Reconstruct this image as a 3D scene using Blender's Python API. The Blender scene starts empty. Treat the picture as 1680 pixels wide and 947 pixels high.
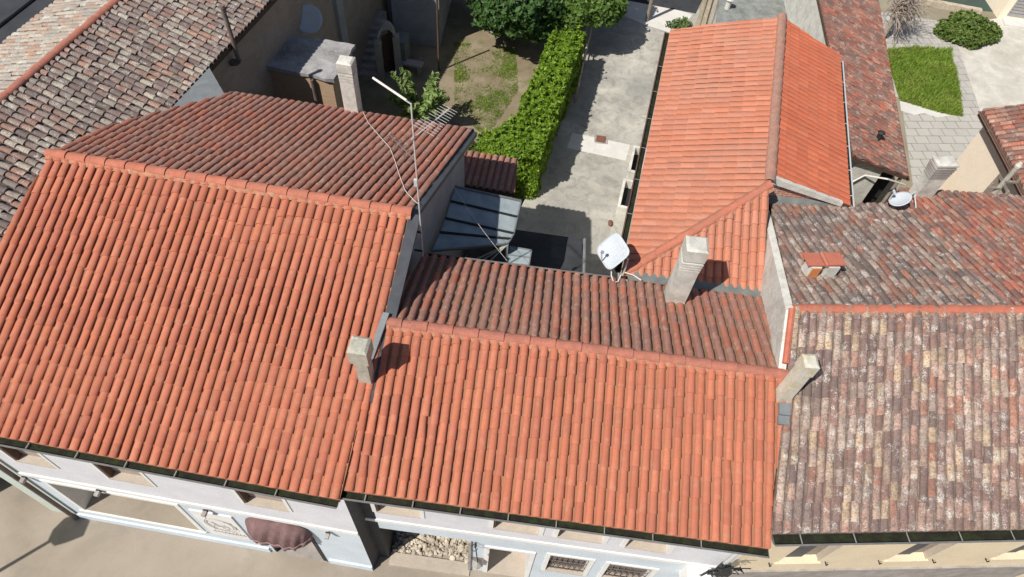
import bpy, bmesh, math, random
from mathutils import Vector as V, Matrix, noise
rnd = random.Random(7)
R = math.radians
D = bpy.data
scn = bpy.context.scene
col = scn.collection

# ------------------------------------------------------------------ camera, sky, sun, exposure
CX, CY, F, H = 840.0, 473.5, 1120.0, 20.0
dn = V((762 - CX, 1282 - CY, F)).normalized()
upc = -dn
fy = V((0, 0, 1)); fy = (fy - fy.dot(upc) * upc).normalized()
fx = fy.cross(upc)
RM = Matrix((fx, fy, upc))                      # camera axes (right, down, forward) -> world
cd = D.cameras.new('camera'); cam = D.objects.new('camera', cd); col.objects.link(cam)
cd.sensor_width = 36; cd.lens = 36 * F / 1680; cd.clip_start = .1; cd.clip_end = 900
r_, d_, f_ = RM.col[0], RM.col[1], RM.col[2]
m = Matrix((r_, -d_, -f_)).transposed().to_4x4(); m.translation = V((0, 0, H)); cam.matrix_world = m
scn.camera = cam

SUN_EL, SUN_AZ = 52.0, 42.5                      # shadows run towards +x +y at 42.5 degrees from +x
tosun = V((-math.cos(R(SUN_AZ)) * math.cos(R(SUN_EL)), -math.sin(R(SUN_AZ)) * math.cos(R(SUN_EL)), math.sin(R(SUN_EL))))
w = D.worlds.new('World'); scn.world = w; w.use_nodes = True
nt = w.node_tree; bg = nt.nodes['Background']
sky = nt.nodes.new('ShaderNodeTexSky'); sky.sky_type = 'NISHITA'; sky.sun_disc = False
sky.sun_elevation = R(SUN_EL); sky.sun_rotation = math.atan2(tosun.x, tosun.y)
nt.links.new(sky.outputs[0], bg.inputs[0]); bg.inputs[1].default_value = .068
sd = D.lights.new('sun', 'SUN'); sun = D.objects.new('sun', sd); col.objects.link(sun)
sd.energy = 4.6; sd.angle = R(.5); sd.color = (1, .955, .885)
sun.rotation_euler = tosun.to_track_quat('Z', 'Y').to_euler(); sun.location = (0, 0, 40)
vs = scn.view_settings
vs.view_transform = 'Standard'; vs.look = 'None'; vs.gamma = 1; vs.use_curve_mapping = False; vs.exposure = 0.14

def px(x, y, z):
    """world point at height z seen at a photograph pixel"""
    r = RM @ V((x - CX, y - CY, F)); t = (z - H) / r.z
    return V((0, 0, H)) + r * t

# ------------------------------------------------------------------ materials
class NT:
    def __init__(s, name):
        s.m = D.materials.new(name); s.m.use_nodes = True; s.t = s.m.node_tree; s.N = s.t.nodes
        s.b = s.N['Principled BSDF']; s.b.inputs['Roughness'].default_value = .85
        s.b.inputs['Specular IOR Level'].default_value = .25
        s.pos = s.N.new('ShaderNodeNewGeometry').outputs['Position']
    def L(s, a, b): s.t.links.new(a, b)
    def noise(s, scale, detail=4, rough=.6, vec=None, dist=0):
        n = s.N.new('ShaderNodeTexNoise'); n.inputs['Scale'].default_value = scale
        n.inputs['Detail'].default_value = detail; n.inputs['Roughness'].default_value = rough; n.inputs['Distortion'].default_value = dist
        s.L(vec or s.pos, n.inputs['Vector']); return n.outputs[0]
    def ramp(s, fac, stops, const=False):
        n = s.N.new('ShaderNodeValToRGB'); s.L(fac, n.inputs[0]); e = n.color_ramp
        if const: e.interpolation = 'CONSTANT'
        while len(e.elements) < len(stops): e.elements.new(.5)
        for el, (p, c) in zip(e.elements, stops):
            el.position = p; el.color = (*c, 1) if hasattr(c, '__len__') else (c, c, c, 1)
        return n.outputs[0]
    def mix(s, fac, a, b, mode='MIX'):
        n = s.N.new('ShaderNodeMix'); n.data_type = 'RGBA'; n.blend_type = mode
        for k, v in ((0, fac), (6, a), (7, b)):
            i = n.inputs[k]
            if hasattr(v, 'is_linked') or hasattr(v, 'links'): s.L(v, i)
            elif k == 0: i.default_value = v
            else: i.default_value = (*v, 1) if hasattr(v, '__len__') else (v, v, v, 1)
        return n.outputs[2]
    def math(s, op, a, b=0):
        n = s.N.new('ShaderNodeMath'); n.operation = op
        for k, v in ((0, a), (1, b)):
            if hasattr(v, 'links'): s.L(v, n.inputs[k])
            else: n.inputs[k].default_value = v
        return n.outputs[0]
    def out(s, c, rough=None, bump=None, bs=.3, bd=.01):
        if hasattr(c, 'links'): s.L(c, s.b.inputs['Base Color'])
        else: s.b.inputs['Base Color'].default_value = (*c, 1)
        if rough is not None: s.b.inputs['Roughness'].default_value = rough
        if bump is not None:
            n = s.N.new('ShaderNodeBump'); n.inputs['Strength'].default_value = bs; n.inputs['Distance'].default_value = bd
            s.L(bump, n.inputs['Height']); s.L(n.outputs[0], s.b.inputs['Normal'])
        return s.m
    def tint(s):
        a = s.N.new('ShaderNodeAttribute'); a.attribute_name = 'tint'
        q = s.N.new('ShaderNodeSeparateColor'); s.L(a.outputs['Color'], q.inputs[0]); return q.outputs

def rough_mat(name, c, var=.25, scale=3.0, stain=None, stain_amt=.5, stain_scale=1.2, rough=.9, fine=40, bump=.25, spots=None):
    n = NT(name)
    a = n.ramp(n.noise(scale, 6), [(.3, [x * (1 - var) for x in c]), (.7, [x * (1 + var) for x in c])])
    if stain:
        f = n.ramp(n.noise(stain_scale, 7, .65, dist=.4), [(.45, 0), (.68, stain_amt)])
        a = n.mix(f, a, stain)
    if spots:
        f = n.ramp(n.noise(fine * .5, 3, .6), [(.6, 0), (.66, .8)]); a = n.mix(f, a, spots)
    g = n.noise(fine, 4, .7)
    a = n.mix(1.0, a, n.ramp(g, [(.25, .78), (.75, 1.2)]), 'MULTIPLY')
    return n.out(a, rough, g, bump, .01)

def tile_mat(name, pal, weather, wamt, lichen, lamt, lscale=26, chan=(.12, .09, .05), chan_amt=.75, val=.18, soot=None):
    n = NT(name); t = n.tint()
    k = len(pal)
    c = n.ramp(t[0], [(i / k, p) for i, p in enumerate(pal)], True)
    v = n.ramp(t[1], [(0, 1 - val), (1, 1 + val)])
    c = n.mix(1.0, c, v, 'MULTIPLY')
    # broad weathering patches and streaks that run over many tiles
    f = n.ramp(n.noise(.55, 6, .62, dist=.6), [(.4, 0), (.72, wamt)])
    c = n.mix(f, c, weather)
    f = n.ramp(n.noise(7, 5, .7), [(.45, 0), (.7, wamt * .9)])
    c = n.mix(f, c, weather)
    if soot:
        f = n.ramp(n.noise(24, 5, .75), [(.5, 0), (.58, soot[1])]); c = n.mix(f, c, soot[0])
    # lichen crusts
    thr = n.math('MULTIPLY', n.noise(lscale, 4, .7), n.noise(lscale * .1, 4, .6))
    f = n.ramp(thr, [(.3, 0), (.36, lamt)])
    c = n.mix(f, c, lichen)
    # moss and leaf dust lying in the channels between the barrels
    cf = n.math('MULTIPLY', t[2], n.ramp(n.noise(16, 4, .7), [(.25, chan_amt * .55), (.7, chan_amt)]))
    c = n.mix(cf, c, chan)
    g = n.noise(90, 4, .7)
    c = n.mix(1.0, c, n.ramp(g, [(.25, .84), (.75, 1.14)]), 'MULTIPLY')
    return n.out(c, .88, g, .3, .006)

M = {}
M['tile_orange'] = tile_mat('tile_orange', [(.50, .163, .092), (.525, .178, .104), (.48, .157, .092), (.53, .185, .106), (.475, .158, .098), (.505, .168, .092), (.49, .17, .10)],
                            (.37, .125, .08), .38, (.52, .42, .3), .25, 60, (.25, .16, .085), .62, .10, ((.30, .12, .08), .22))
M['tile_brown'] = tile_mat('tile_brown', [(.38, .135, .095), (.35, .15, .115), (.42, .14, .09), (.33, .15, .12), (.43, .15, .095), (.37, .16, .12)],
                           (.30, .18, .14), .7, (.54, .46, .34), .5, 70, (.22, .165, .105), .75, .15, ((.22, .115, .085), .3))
M['tile_salmon'] = tile_mat('tile_salmon', [(.56, .20, .115), (.53, .185, .105), (.58, .225, .14), (.54, .19, .11), (.50, .19, .12)],
                            (.46, .24, .17), .5, (.5, .4, .3), .2, 60, (.30, .13, .08), .6, .07, ((.30, .13, .09), .25))
M['tile_red'] = tile_mat('tile_red', [(.56, .15, .075), (.54, .14, .07), (.58, .165, .085), (.53, .15, .08)],
                         (.46, .15, .09), .35, (.5, .4, .3), .12, 60, (.36, .10, .055), .5, .07)
M['tile_old'] = tile_mat('tile_old', [(.47, .30, .235), (.53, .39, .28), (.29, .175, .14), (.50, .39, .31), (.24, .17, .145), (.43, .25, .19), (.57, .42, .275), (.32, .205, .17), (.49, .33, .255), (.44, .21, .14), (.39, .29, .245), (.26, .165, .14), (.44, .32, .26)],
                         (.15, .11, .095), .68, (.62, .58, .52), .95, 50, (.13, .10, .085), .75, .2, ((.14, .10, .10), .7))
M['tile_dark_old'] = tile_mat('tile_dark_old', [(.31, .175, .13), (.23, .155, .125), (.37, .235, .18), (.18, .14, .12), (.43, .32, .25), (.38, .165, .105), (.25, .18, .155), (.35, .26, .21), (.31, .145, .105), (.40, .30, .24)],
                              (.16, .13, .12), .65, (.58, .54, .49), .9, 42, (.11, .09, .07), .8, .2, ((.11, .09, .085), .7))
M['tile_grey_old'] = tile_mat('tile_grey_old', [(.35, .285, .235), (.24, .175, .15), (.42, .36, .29), (.21, .145, .13), (.33, .225, .18), (.36, .29, .25), (.38, .215, .155), (.27, .21, .185), (.44, .39, .31), (.19, .145, .13), (.31, .19, .15)],
                              (.17, .14, .13), .5, (.60, .58, .52), .8, 40, (.05, .04, .035), .95, .2, ((.12, .10, .10), .6))
M['tile_lichen'] = tile_mat('tile_lichen', [(.46, .40, .33), (.38, .33, .28), (.50, .45, .38), (.42, .31, .24), (.48, .33, .24), (.40, .37, .32), (.45, .27, .18)],
                            (.33, .29, .25), .6, (.58, .56, .5), .8, 26, (.26, .22, .18), .7, .2, ((.22, .19, .17), .6))
M['tile_red_old'] = tile_mat('tile_red_old', [(.40, .13, .085), (.28, .13, .10), (.44, .16, .10), (.24, .14, .11), (.46, .24, .17), (.36, .12, .08), (.33, .20, .15), (.48, .16, .10), (.22, .13, .11)],
                             (.19, .12, .10), .55, (.55, .5, .43), .75, 42, (.14, .085, .06), .8, .2, ((.14, .09, .08), .5))
M['ridge_orange'] = rough_mat('ridge_orange', (.47, .165, .105), .14, 5, (.36, .17, .12), .5, 2.0)
M['ridge_brown'] = rough_mat('ridge_brown', (.42, .16, .11), .15, 5, (.28, .14, .11), .6, 2.0)
M['mortar'] = rough_mat('mortar', (.42, .20, .125), .25, 9, (.40, .29, .19), .5, 6)
M['deck'] = rough_mat('deck', (.10, .065, .045), .2, 6)
M['lead'] = rough_mat('lead', (.16, .175, .17), .2, 4, (.26, .25, .22), .5, 2, .55)
M['shade_dark'] = rough_mat('shade_dark', (.045, .047, .055), .2, 3, rough=.6)  # near-black standing in for shade at the house corner and cart entrance reveal
M['ridge_grey'] = rough_mat('ridge_grey', (.38, .20, .15), .2, 6, (.26, .19, .15), .7, 3, spots=(.22, .17, .13))
M['blind'] = rough_mat('blind', (.40, .33, .275), .08, 3, (.35, .28, .235), .5, 2)
M['slate_flash'] = rough_mat('slate_flash', (.075, .08, .09), .2, 3, rough=.55)
M['zinc'] = rough_mat('zinc', (.20, .215, .22), .15, 3, (.12, .13, .13), .5, 1.5, .5)
M['gutter_metal'] = rough_mat('gutter_metal', (.17, .165, .16), .2, 3, rough=.5)
M['gutter_sludge'] = rough_mat('gutter_sludge', (.018, .017, .012), .4, 6, (.03, .045, .012), .8, 5)
M['strap'] = rough_mat('strap', (.26, .25, .23), .1, 5, rough=.5)
M['white_strap'] = rough_mat('white_strap', (.7, .7, .68), .1, 5, rough=.5)
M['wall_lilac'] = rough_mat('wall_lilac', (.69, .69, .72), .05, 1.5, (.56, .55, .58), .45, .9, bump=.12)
M['wall_ice'] = rough_mat('wall_ice', (.61, .68, .735), .05, 1.5, (.52, .57, .60), .5, .9, bump=.12)
M['wall_cream'] = rough_mat('wall_cream', (.78, .66, .47), .05, 1.5, (.66, .55, .40), .5, 1.0, bump=.12)
M['cloth_pale'] = rough_mat('cloth_pale', (.30, .19, .185), .1, 5)
M['wall_peach'] = rough_mat('wall_peach', (.93, .80, .63), .03, 1.5, (.86, .70, .52), .4, .8, bump=.1)
M['wall_mint'] = rough_mat('wall_mint', (.55, .62, .56), .08, 1.5, (.62, .55, .44), .6, 1.2, bump=.12)
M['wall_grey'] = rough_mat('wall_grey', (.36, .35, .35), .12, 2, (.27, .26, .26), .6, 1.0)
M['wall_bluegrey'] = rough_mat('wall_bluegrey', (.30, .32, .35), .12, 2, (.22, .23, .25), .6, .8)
M['plaster_white'] = rough_mat('plaster_white', (.66, .64, .58), .12, 4, (.42, .40, .35), .75, 2.2, spots=(.4, .38, .33))
M['stone_plinth'] = rough_mat('stone_plinth', (.33, .30, .27), .2, 3, (.45, .43, .42), .6, 1.5)
M['white_trim'] = rough_mat('white_trim', (.78, .77, .74), .05, 3, (.66, .63, .58), .4, 2, bump=.1)
M['sill_tan'] = rough_mat('sill_tan', (.46, .40, .33), .12, 3, (.40, .33, .27), .5, 3)
M['wood_grey'] = rough_mat('wood_grey', (.30, .25, .205), .2, 5)
M['wood_pale'] = rough_mat('wood_pale', (.52, .45, .34), .2, 6, (.3, .24, .18), .5, 4)
M['wood_dark'] = rough_mat('wood_dark', (.12, .07, .05), .25, 5)
M['fascia'] = rough_mat('fascia', (.17, .105, .08), .15, 4)
M['concrete'] = rough_mat('concrete', (.36, .33, .30), .15, 1.2, (.23, .215, .20), .7, .45, spots=(.30, .29, .27))
M['concrete_pale'] = rough_mat('concrete_pale', (.66, .64, .60), .08, 2, (.5, .48, .45), .5, 1)
M['chimney_white'] = rough_mat('chimney_white', (.62, .60, .54), .14, 3, (.33, .32, .27), .75, 2.6, spots=(.42, .41, .36))
M['chimney_grey'] = rough_mat('chimney_grey', (.46, .44, .37), .15, 7, (.26, .26, .2), .6, 6)
M['chimney_lichen'] = rough_mat('chimney_lichen', (.60, .57, .49), .15, 5, (.48, .41, .17), .6, 3.2)
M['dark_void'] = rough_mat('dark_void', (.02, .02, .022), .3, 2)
M['black_iron'] = rough_mat('black_iron', (.03, .03, .032), .2, 6, rough=.55)
M['dish_white'] = rough_mat('dish_white', (.50, .54, .57), .04, 3, (.62, .64, .66), .3, 2, .45, bump=.03)
M['alu'] = rough_mat('alu', (.55, .55, .53), .1, 6, rough=.4)
M['rust_pipe'] = rough_mat('rust_pipe', (.17, .14, .13), .3, 5, (.24, .13, .08), .6, 6)
M['cable_white'] = rough_mat('cable_white', (.7, .66, .6), .05, 5)
M['cloth_brown'] = rough_mat('cloth_brown', (.185, .112, .108), .18, 4, (.11, .066, .062), .5, 5)
M['terracotta'] = rough_mat('terracotta', (.47, .155, .10), .1, 5)
M['terra_orange'] = rough_mat('terra_orange', (.62, .24, .09), .1, 5)
M['rust_plate'] = rough_mat('rust_plate', (.20, .09, .065), .2, 8)
M['felt'] = rough_mat('felt', (.045, .048, .055), .25, 1.5, (.07, .07, .075), .6, 1)
M['outb_roof'] = rough_mat('outb_roof', (.34, .33, .33), .3, 2.2, (.14, .13, .11), .8, 1.1, spots=(.5, .5, .48))
M['fibre'] = rough_mat('fibre', (.24, .25, .235), .25, 3, (.13, .14, .12), .7, 1.6, spots=(.42, .42, .4))
M['rubble'] = rough_mat('rubble', (.52, .46, .37), .3, 4, (.38, .30, .22), .6, 3)
M['pool_water'] = rough_mat('pool_water', (.02, .055, .05), .2, 1, rough=.08, bump=.02)

def brick_mat(name, c1, c2, mort, plaster, amt, scale=1.0):
    n = NT(name)
    # bricks laid in wall coordinates: horizontal run and height
    s_ = n.N.new('ShaderNodeSeparateXYZ'); n.L(n.pos, s_.inputs[0])
    c_ = n.N.new('ShaderNodeCombineXYZ'); n.L(n.math('ADD', s_.outputs[0], n.math('MULTIPLY', s_.outputs[1], .6)), c_.inputs[0]); n.L(s_.outputs[2], c_.inputs[1])
    b = n.N.new('ShaderNodeTexBrick'); n.L(c_.outputs[0], b.inputs['Vector'])
    b.inputs['Scale'].default_value = scale; b.inputs['Color1'].default_value = (*c1, 1); b.inputs['Color2'].default_value = (*c2, 1)
    b.inputs['Mortar'].default_value = (*mort, 1); b.inputs['Mortar Size'].default_value = .012
    b.inputs['Brick Width'].default_value = .25; b.inputs['Row Height'].default_value = .068
    f = n.ramp(n.noise(1.6, 6, .65, dist=.5), [(.45, 0), (.56, amt)])
    c = n.mix(f, b.outputs[0], plaster)
    g = n.noise(30, 4, .7)
    c = n.mix(1.0, c, n.ramp(g, [(.25, .8), (.75, 1.2)]), 'MULTIPLY')
    return n.out(c, .9, g, .3, .01)
M['brick_tan'] = brick_mat('brick_tan', (.40, .25, .15), (.48, .30, .17), (.42, .34, .25), (.45, .33, .23), .5)
M['brick_beige'] = brick_mat('brick_beige', (.34, .25, .19), (.28, .20, .16), (.33, .28, .23), (.36, .29, .24), .7)
M['brick_red'] = brick_mat('brick_red', (.48, .17, .11), (.42, .15, .10), (.5, .42, .33), (.60, .54, .45), 1.0)

def street_mat():
    n = NT('street_asphalt')
    c = n.ramp(n.noise(.35, 7, .6, dist=.5), [(.3, (.265, .225, .178)), (.5, (.325, .278, .222)), (.72, (.375, .325, .262))])
    c = n.mix(n.ramp(n.noise(1.3, 6, .7), [(.52, 0), (.7, .35)]), c, (.20, .17, .14))
    v = n.N.new('ShaderNodeTexVoronoi'); v.feature = 'DISTANCE_TO_EDGE'; v.inputs['Scale'].default_value = .33; n.L(n.pos, v.inputs['Vector'])
    c = n.mix(n.ramp(v.outputs[0], [(0, .22), (.007, 0)]), c, (.40, .34, .27))
    g = n.noise(70, 3, .8)
    c = n.mix(1, c, n.ramp(g, [(.25, .85), (.75, 1.15)]), 'MULTIPLY')
    return n.out(c, .92, g, .3, .008)
M['street'] = street_mat()

def dirt_mat():
    n = NT('garden_earth')
    c = n.ramp(n.noise(.6, 7, .65), [(.3, (.19, .15, .095)), (.5, (.26, .21, .14)), (.7, (.34, .285, .20))])
    c = n.mix(n.ramp(n.noise(1.6, 5, .6), [(.5, 0), (.68, .75)]), c, (.15, .155, .06))
    g = n.noise(28, 5, .75)
    c = n.mix(1, c, n.ramp(g, [(.25, .65), (.75, 1.3)]), 'MULTIPLY')
    return n.out(c, .95, g, .6, .03)
M['dirt'] = dirt_mat()

def drive_mat():
    n = NT('drive_concrete')
    c = n.ramp(n.noise(.5, 7, .6, dist=.4), [(.3, (.30, .285, .255)), (.5, (.42, .40, .35)), (.68, (.58, .55, .48))])
    c = n.mix(n.ramp(n.noise(1.8, 7, .7, dist=1.0), [(.46, 0), (.64, .6)]), c, (.20, .195, .17))
    c = n.mix(n.ramp(n.noise(.16, 2, .5), [(.45, 0), (.6, .5)]), c, (.27, .265, .25))
    c = n.mix(n.ramp(n.noise(4, 5, .7, dist=2.0), [(.58, 0), (.64, .4)]), c, (.5, .48, .43))
    g = n.noise(45, 4, .75)
    c = n.mix(1, c, n.ramp(g, [(.25, .85), (.75, 1.15)]), 'MULTIPLY')
    return n.out(c, .92, g, .4, .01)
M['drive'] = drive_mat()

def flag_mat():
    n = NT('paving_flags')
    mp = n.N.new('ShaderNodeMapping'); mp.inputs['Rotation'].default_value = (0, 0, R(-8)); n.L(n.pos, mp.inputs[0])
    b = n.N.new('ShaderNodeTexBrick'); n.L(mp.outputs[0], b.inputs['Vector']); b.inputs['Scale'].default_value = 1
    b.inputs['Color1'].default_value = (.48, .455, .41, 1); b.inputs['Color2'].default_value = (.42, .40, .365, 1); b.inputs['Mortar'].default_value = (.23, .205, .16, 1)
    b.inputs['Mortar Size'].default_value = .022; b.inputs['Brick Width'].default_value = .62; b.inputs['Row Height'].default_value = .5; b.inputs['Mortar Smooth'].default_value = .2
    c = n.mix(n.ramp(n.noise(1, 6, .65), [(.42, 0), (.7, .6)]), b.outputs[0], (.50, .47, .42))
    g = n.noise(40, 4, .75)
    c = n.mix(1, c, n.ramp(g, [(.25, .8), (.75, 1.18)]), 'MULTIPLY')
    return n.out(c, .92, g, .4, .012)
M['flags'] = flag_mat()
M['gravel'] = rough_mat('gravel_white', (.60, .57, .50), .15, 1.5, (.40, .37, .30), .6, .6, fine=30, bump=.6, spots=(.42, .39, .32))
M['ground'] = rough_mat('ground_soil', (.30, .26, .19), .25, .3, (.16, .17, .08), .6, .15)

def leaf_mat(name, pal, trans=.35, val=.3):
    n = NT(name); t = n.tint(); k = len(pal)
    c = n.ramp(t[0], [(i / max(1, k - 1), p) for i, p in enumerate(pal)])
    c = n.mix(1, c, n.ramp(t[1], [(0, 1 - val), (1, 1 + val)]), 'MULTIPLY')
    n.out(c, .5)
    n.b.inputs['Specular IOR Level'].default_value = .35
    tr = n.N.new('ShaderNodeBsdfTranslucent'); n.L(c, tr.inputs[0])
    mx = n.N.new('ShaderNodeMixShader'); mx.inputs[0].default_value = trans
    n.L(n.b.outputs[0], mx.inputs[1]); n.L(tr.outputs[0], mx.inputs[2]); n.L(mx.outputs[0], n.N['Material Output'].inputs[0])
    return n.m
M['leaf_hedge'] = leaf_mat('leaf_hedge', [(.09, .18, .012), (.18, .30, .02), (.27, .40, .04)])
M['leaf_tree'] = leaf_mat('leaf_tree', [(.035, .085, .018), (.06, .13, .03), (.09, .16, .045)], .25)
M['leaf_mid'] = leaf_mat('leaf_mid', [(.06, .12, .02), (.11, .19, .035), (.16, .25, .05)], .3)
M['leaf_bush'] = leaf_mat('leaf_bush', [(.07, .12, .018), (.12, .18, .035), (.17, .23, .05)], .25)
M['leaf_shrub'] = leaf_mat('leaf_shrub', [(.07, .13, .035), (.12, .19, .06), (.18, .24, .09)], .3)
M['leaf_fern'] = leaf_mat('leaf_fern', [(.16, .25, .06), (.24, .34, .10), (.33, .41, .16)], .35)
M['grass'] = leaf_mat('grass_blade', [(.15, .25, .025), (.22, .33, .04), (.31, .34, .08)], .3)
M['bark'] = rough_mat('bark', (.17, .12, .085), .3, 6)
M['dry_vine'] = rough_mat('dry_vine', (.36, .29, .24), .35, 5, (.52, .46, .40), .6, 3)

def glass_mat():
    n = NT('canopy_glass')
    c = n.ramp(n.noise(2.5, 5, .6), [(.35, (.36, .43, .45)), (.7, (.56, .62, .63))])
    n.out(c, .18); n.b.inputs['Specular IOR Level'].default_value = .6
    tr = n.N.new('ShaderNodeBsdfTransparent'); tr.inputs[0].default_value = (.62, .72, .74, 1)
    mx = n.N.new('ShaderNodeMixShader'); mx.inputs[0].default_value = .3
    n.L(n.b.outputs[0], mx.inputs[1]); n.L(tr.outputs[0], mx.inputs[2]); n.L(mx.outputs[0], n.N['Material Output'].inputs[0])
    return n.m
M['glass'] = glass_mat()
def pane_mat():
    n = NT('window_glass'); n.out((.03, .035, .045), .06); n.b.inputs['Specular IOR Level'].default_value = .5; return n.m
M['pane'] = pane_mat()

# ------------------------------------------------------------------ mesh helpers
class MB:
    def __init__(s): s.v = []; s.f = []; s.mi = []; s.t = []; s.cur = 0; s.tint = (.5, .5, 0)
    def add(s, vs_, fs, mi=None, tint=None):
        o = len(s.v); s.v += [tuple(p) for p in vs_]; s.t += [tint or s.tint] * len(vs_)
        for q in fs: s.f.append([o + i for i in q]); s.mi.append(s.cur if mi is None else mi)
    def quad(s, a, b, c, d, mi=None): s.add([a, b, c, d], [(0, 1, 2, 3)], mi)
    def hexa(s, p, mi=None):          # 8 corners: bottom 4 ccw, top 4 ccw
        s.add(p, [(3, 2, 1, 0), (4, 5, 6, 7), (0, 1, 5, 4), (1, 2, 6, 5), (2, 3, 7, 6), (3, 0, 4, 7)], mi)
    def prism(s, poly, z0, z1, mi=None):
        n = len(poly); g = lambda z, i: (z[i] if hasattr(z, '__len__') else z)
        lo = [(p[0], p[1], g(z0, i)) for i, p in enumerate(poly)]; hi = [(p[0], p[1], g(z1, i)) for i, p in enumerate(poly)]
        s.add(lo + hi, [tuple(reversed(range(n))), tuple(range(n, 2 * n))] + [(i, (i + 1) % n, n + (i + 1) % n, n + i) for i in range(n)], mi)
    def obox(s, c, x, y, z, mi=None):  # centre and three half-axis vectors
        c, x, y, z = V(c), V(x), V(y), V(z)
        s.hexa([c - x - y - z, c + x - y - z, c + x + y - z, c - x + y - z, c - x - y + z, c + x - y + z, c + x + y + z, c - x + y + z], mi)
    def tube(s, pts, r, n=8, mi=None, caps=True):
        pts = [V(p) for p in pts]; rs = r if hasattr(r, '__len__') else [r] * len(pts); vs_ = []; fs = []
        for i, p in enumerate(pts):
            d = (pts[min(i + 1, len(pts) - 1)] - pts[max(i - 1, 0)]).normalized()
            a = d.cross(V((0, 0, 1)) if abs(d.z) < .9 else V((1, 0, 0))).normalized(); b = d.cross(a)
            for k in range(n):
                t = 2 * math.pi * k / n; vs_.append(p + (a * math.cos(t) + b * math.sin(t)) * rs[i])
        for i in range(len(pts) - 1):
            for k in range(n):
                fs.append((i * n + k, i * n + (k + 1) % n, (i + 1) * n + (k + 1) % n, (i + 1) * n + k))
        if caps: fs += [tuple(reversed(range(n))), tuple(range((len(pts) - 1) * n, len(pts) * n))]
        s.add(vs_, fs, mi)

BASE = {}
def setp(o, label=None, cat=None, group=None, kind=None):
    if label: o['label'] = label
    if cat: o['category'] = cat
    if group: o['group'] = group
    if kind: o['kind'] = kind
    return o
def thing(name, label, cat, loc, group=None):
    o = D.objects.new(name, None); col.objects.link(o); o.location = loc; o.empty_display_size = .3
    BASE[o.name] = V(loc); return setp(o, label, cat, group)
def mesh_obj(name, me, parent):
    o = D.objects.new(name, me); col.objects.link(o)
    if parent: o.parent = parent; BASE[o.name] = BASE[parent.name]
    else: BASE[o.name] = V((0, 0, 0))
    return o
def obj(name, mb, mats, parent=None, origin=None, smooth=False, clip=None, doubles=False):
    b = BASE[parent.name] if parent else V(origin or (0, 0, 0))
    me = D.meshes.new(name)
    me.from_pydata([(v[0] - b.x, v[1] - b.y, v[2] - b.z) for v in mb.v], [], mb.f)
    for k in (mats if isinstance(mats, (list, tuple)) else [mats]): me.materials.append(M[k])
    me.polygons.foreach_set('material_index', mb.mi)
    at = me.color_attributes.new('tint', 'FLOAT_COLOR', 'POINT')
    at.data.foreach_set('color', [c for t in mb.t for c in (t[0], t[1], t[2], 1)])
    if clip or doubles:
        bm = bmesh.new(); bm.from_mesh(me)
        for co, no in (clip or []):
            bmesh.ops.bisect_plane(bm, geom=bm.verts[:] + bm.edges[:] + bm.faces[:], plane_co=V(co) - b, plane_no=no, clear_outer=True)
        bm.to_mesh(me); bm.free()
    if smooth: me.polygons.foreach_set('use_smooth', [True] * len(me.polygons))
    o = mesh_obj(name, me, parent)
    if not parent and origin: o.location = b; BASE[o.name] = b
    return o
def xy(p): return V((p[0], p[1]))

def inside(p, poly, mg):
    n = len(poly); sgn = None
    for i in range(n):
        a, b = poly[i], poly[(i + 1) % n]; e = b - a
        c = (e.x * (p.y - a.y) - e.y * (p.x - a.x)) / max(e.length, 1e-6)
        if c < -mg: return False
    return True

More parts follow.
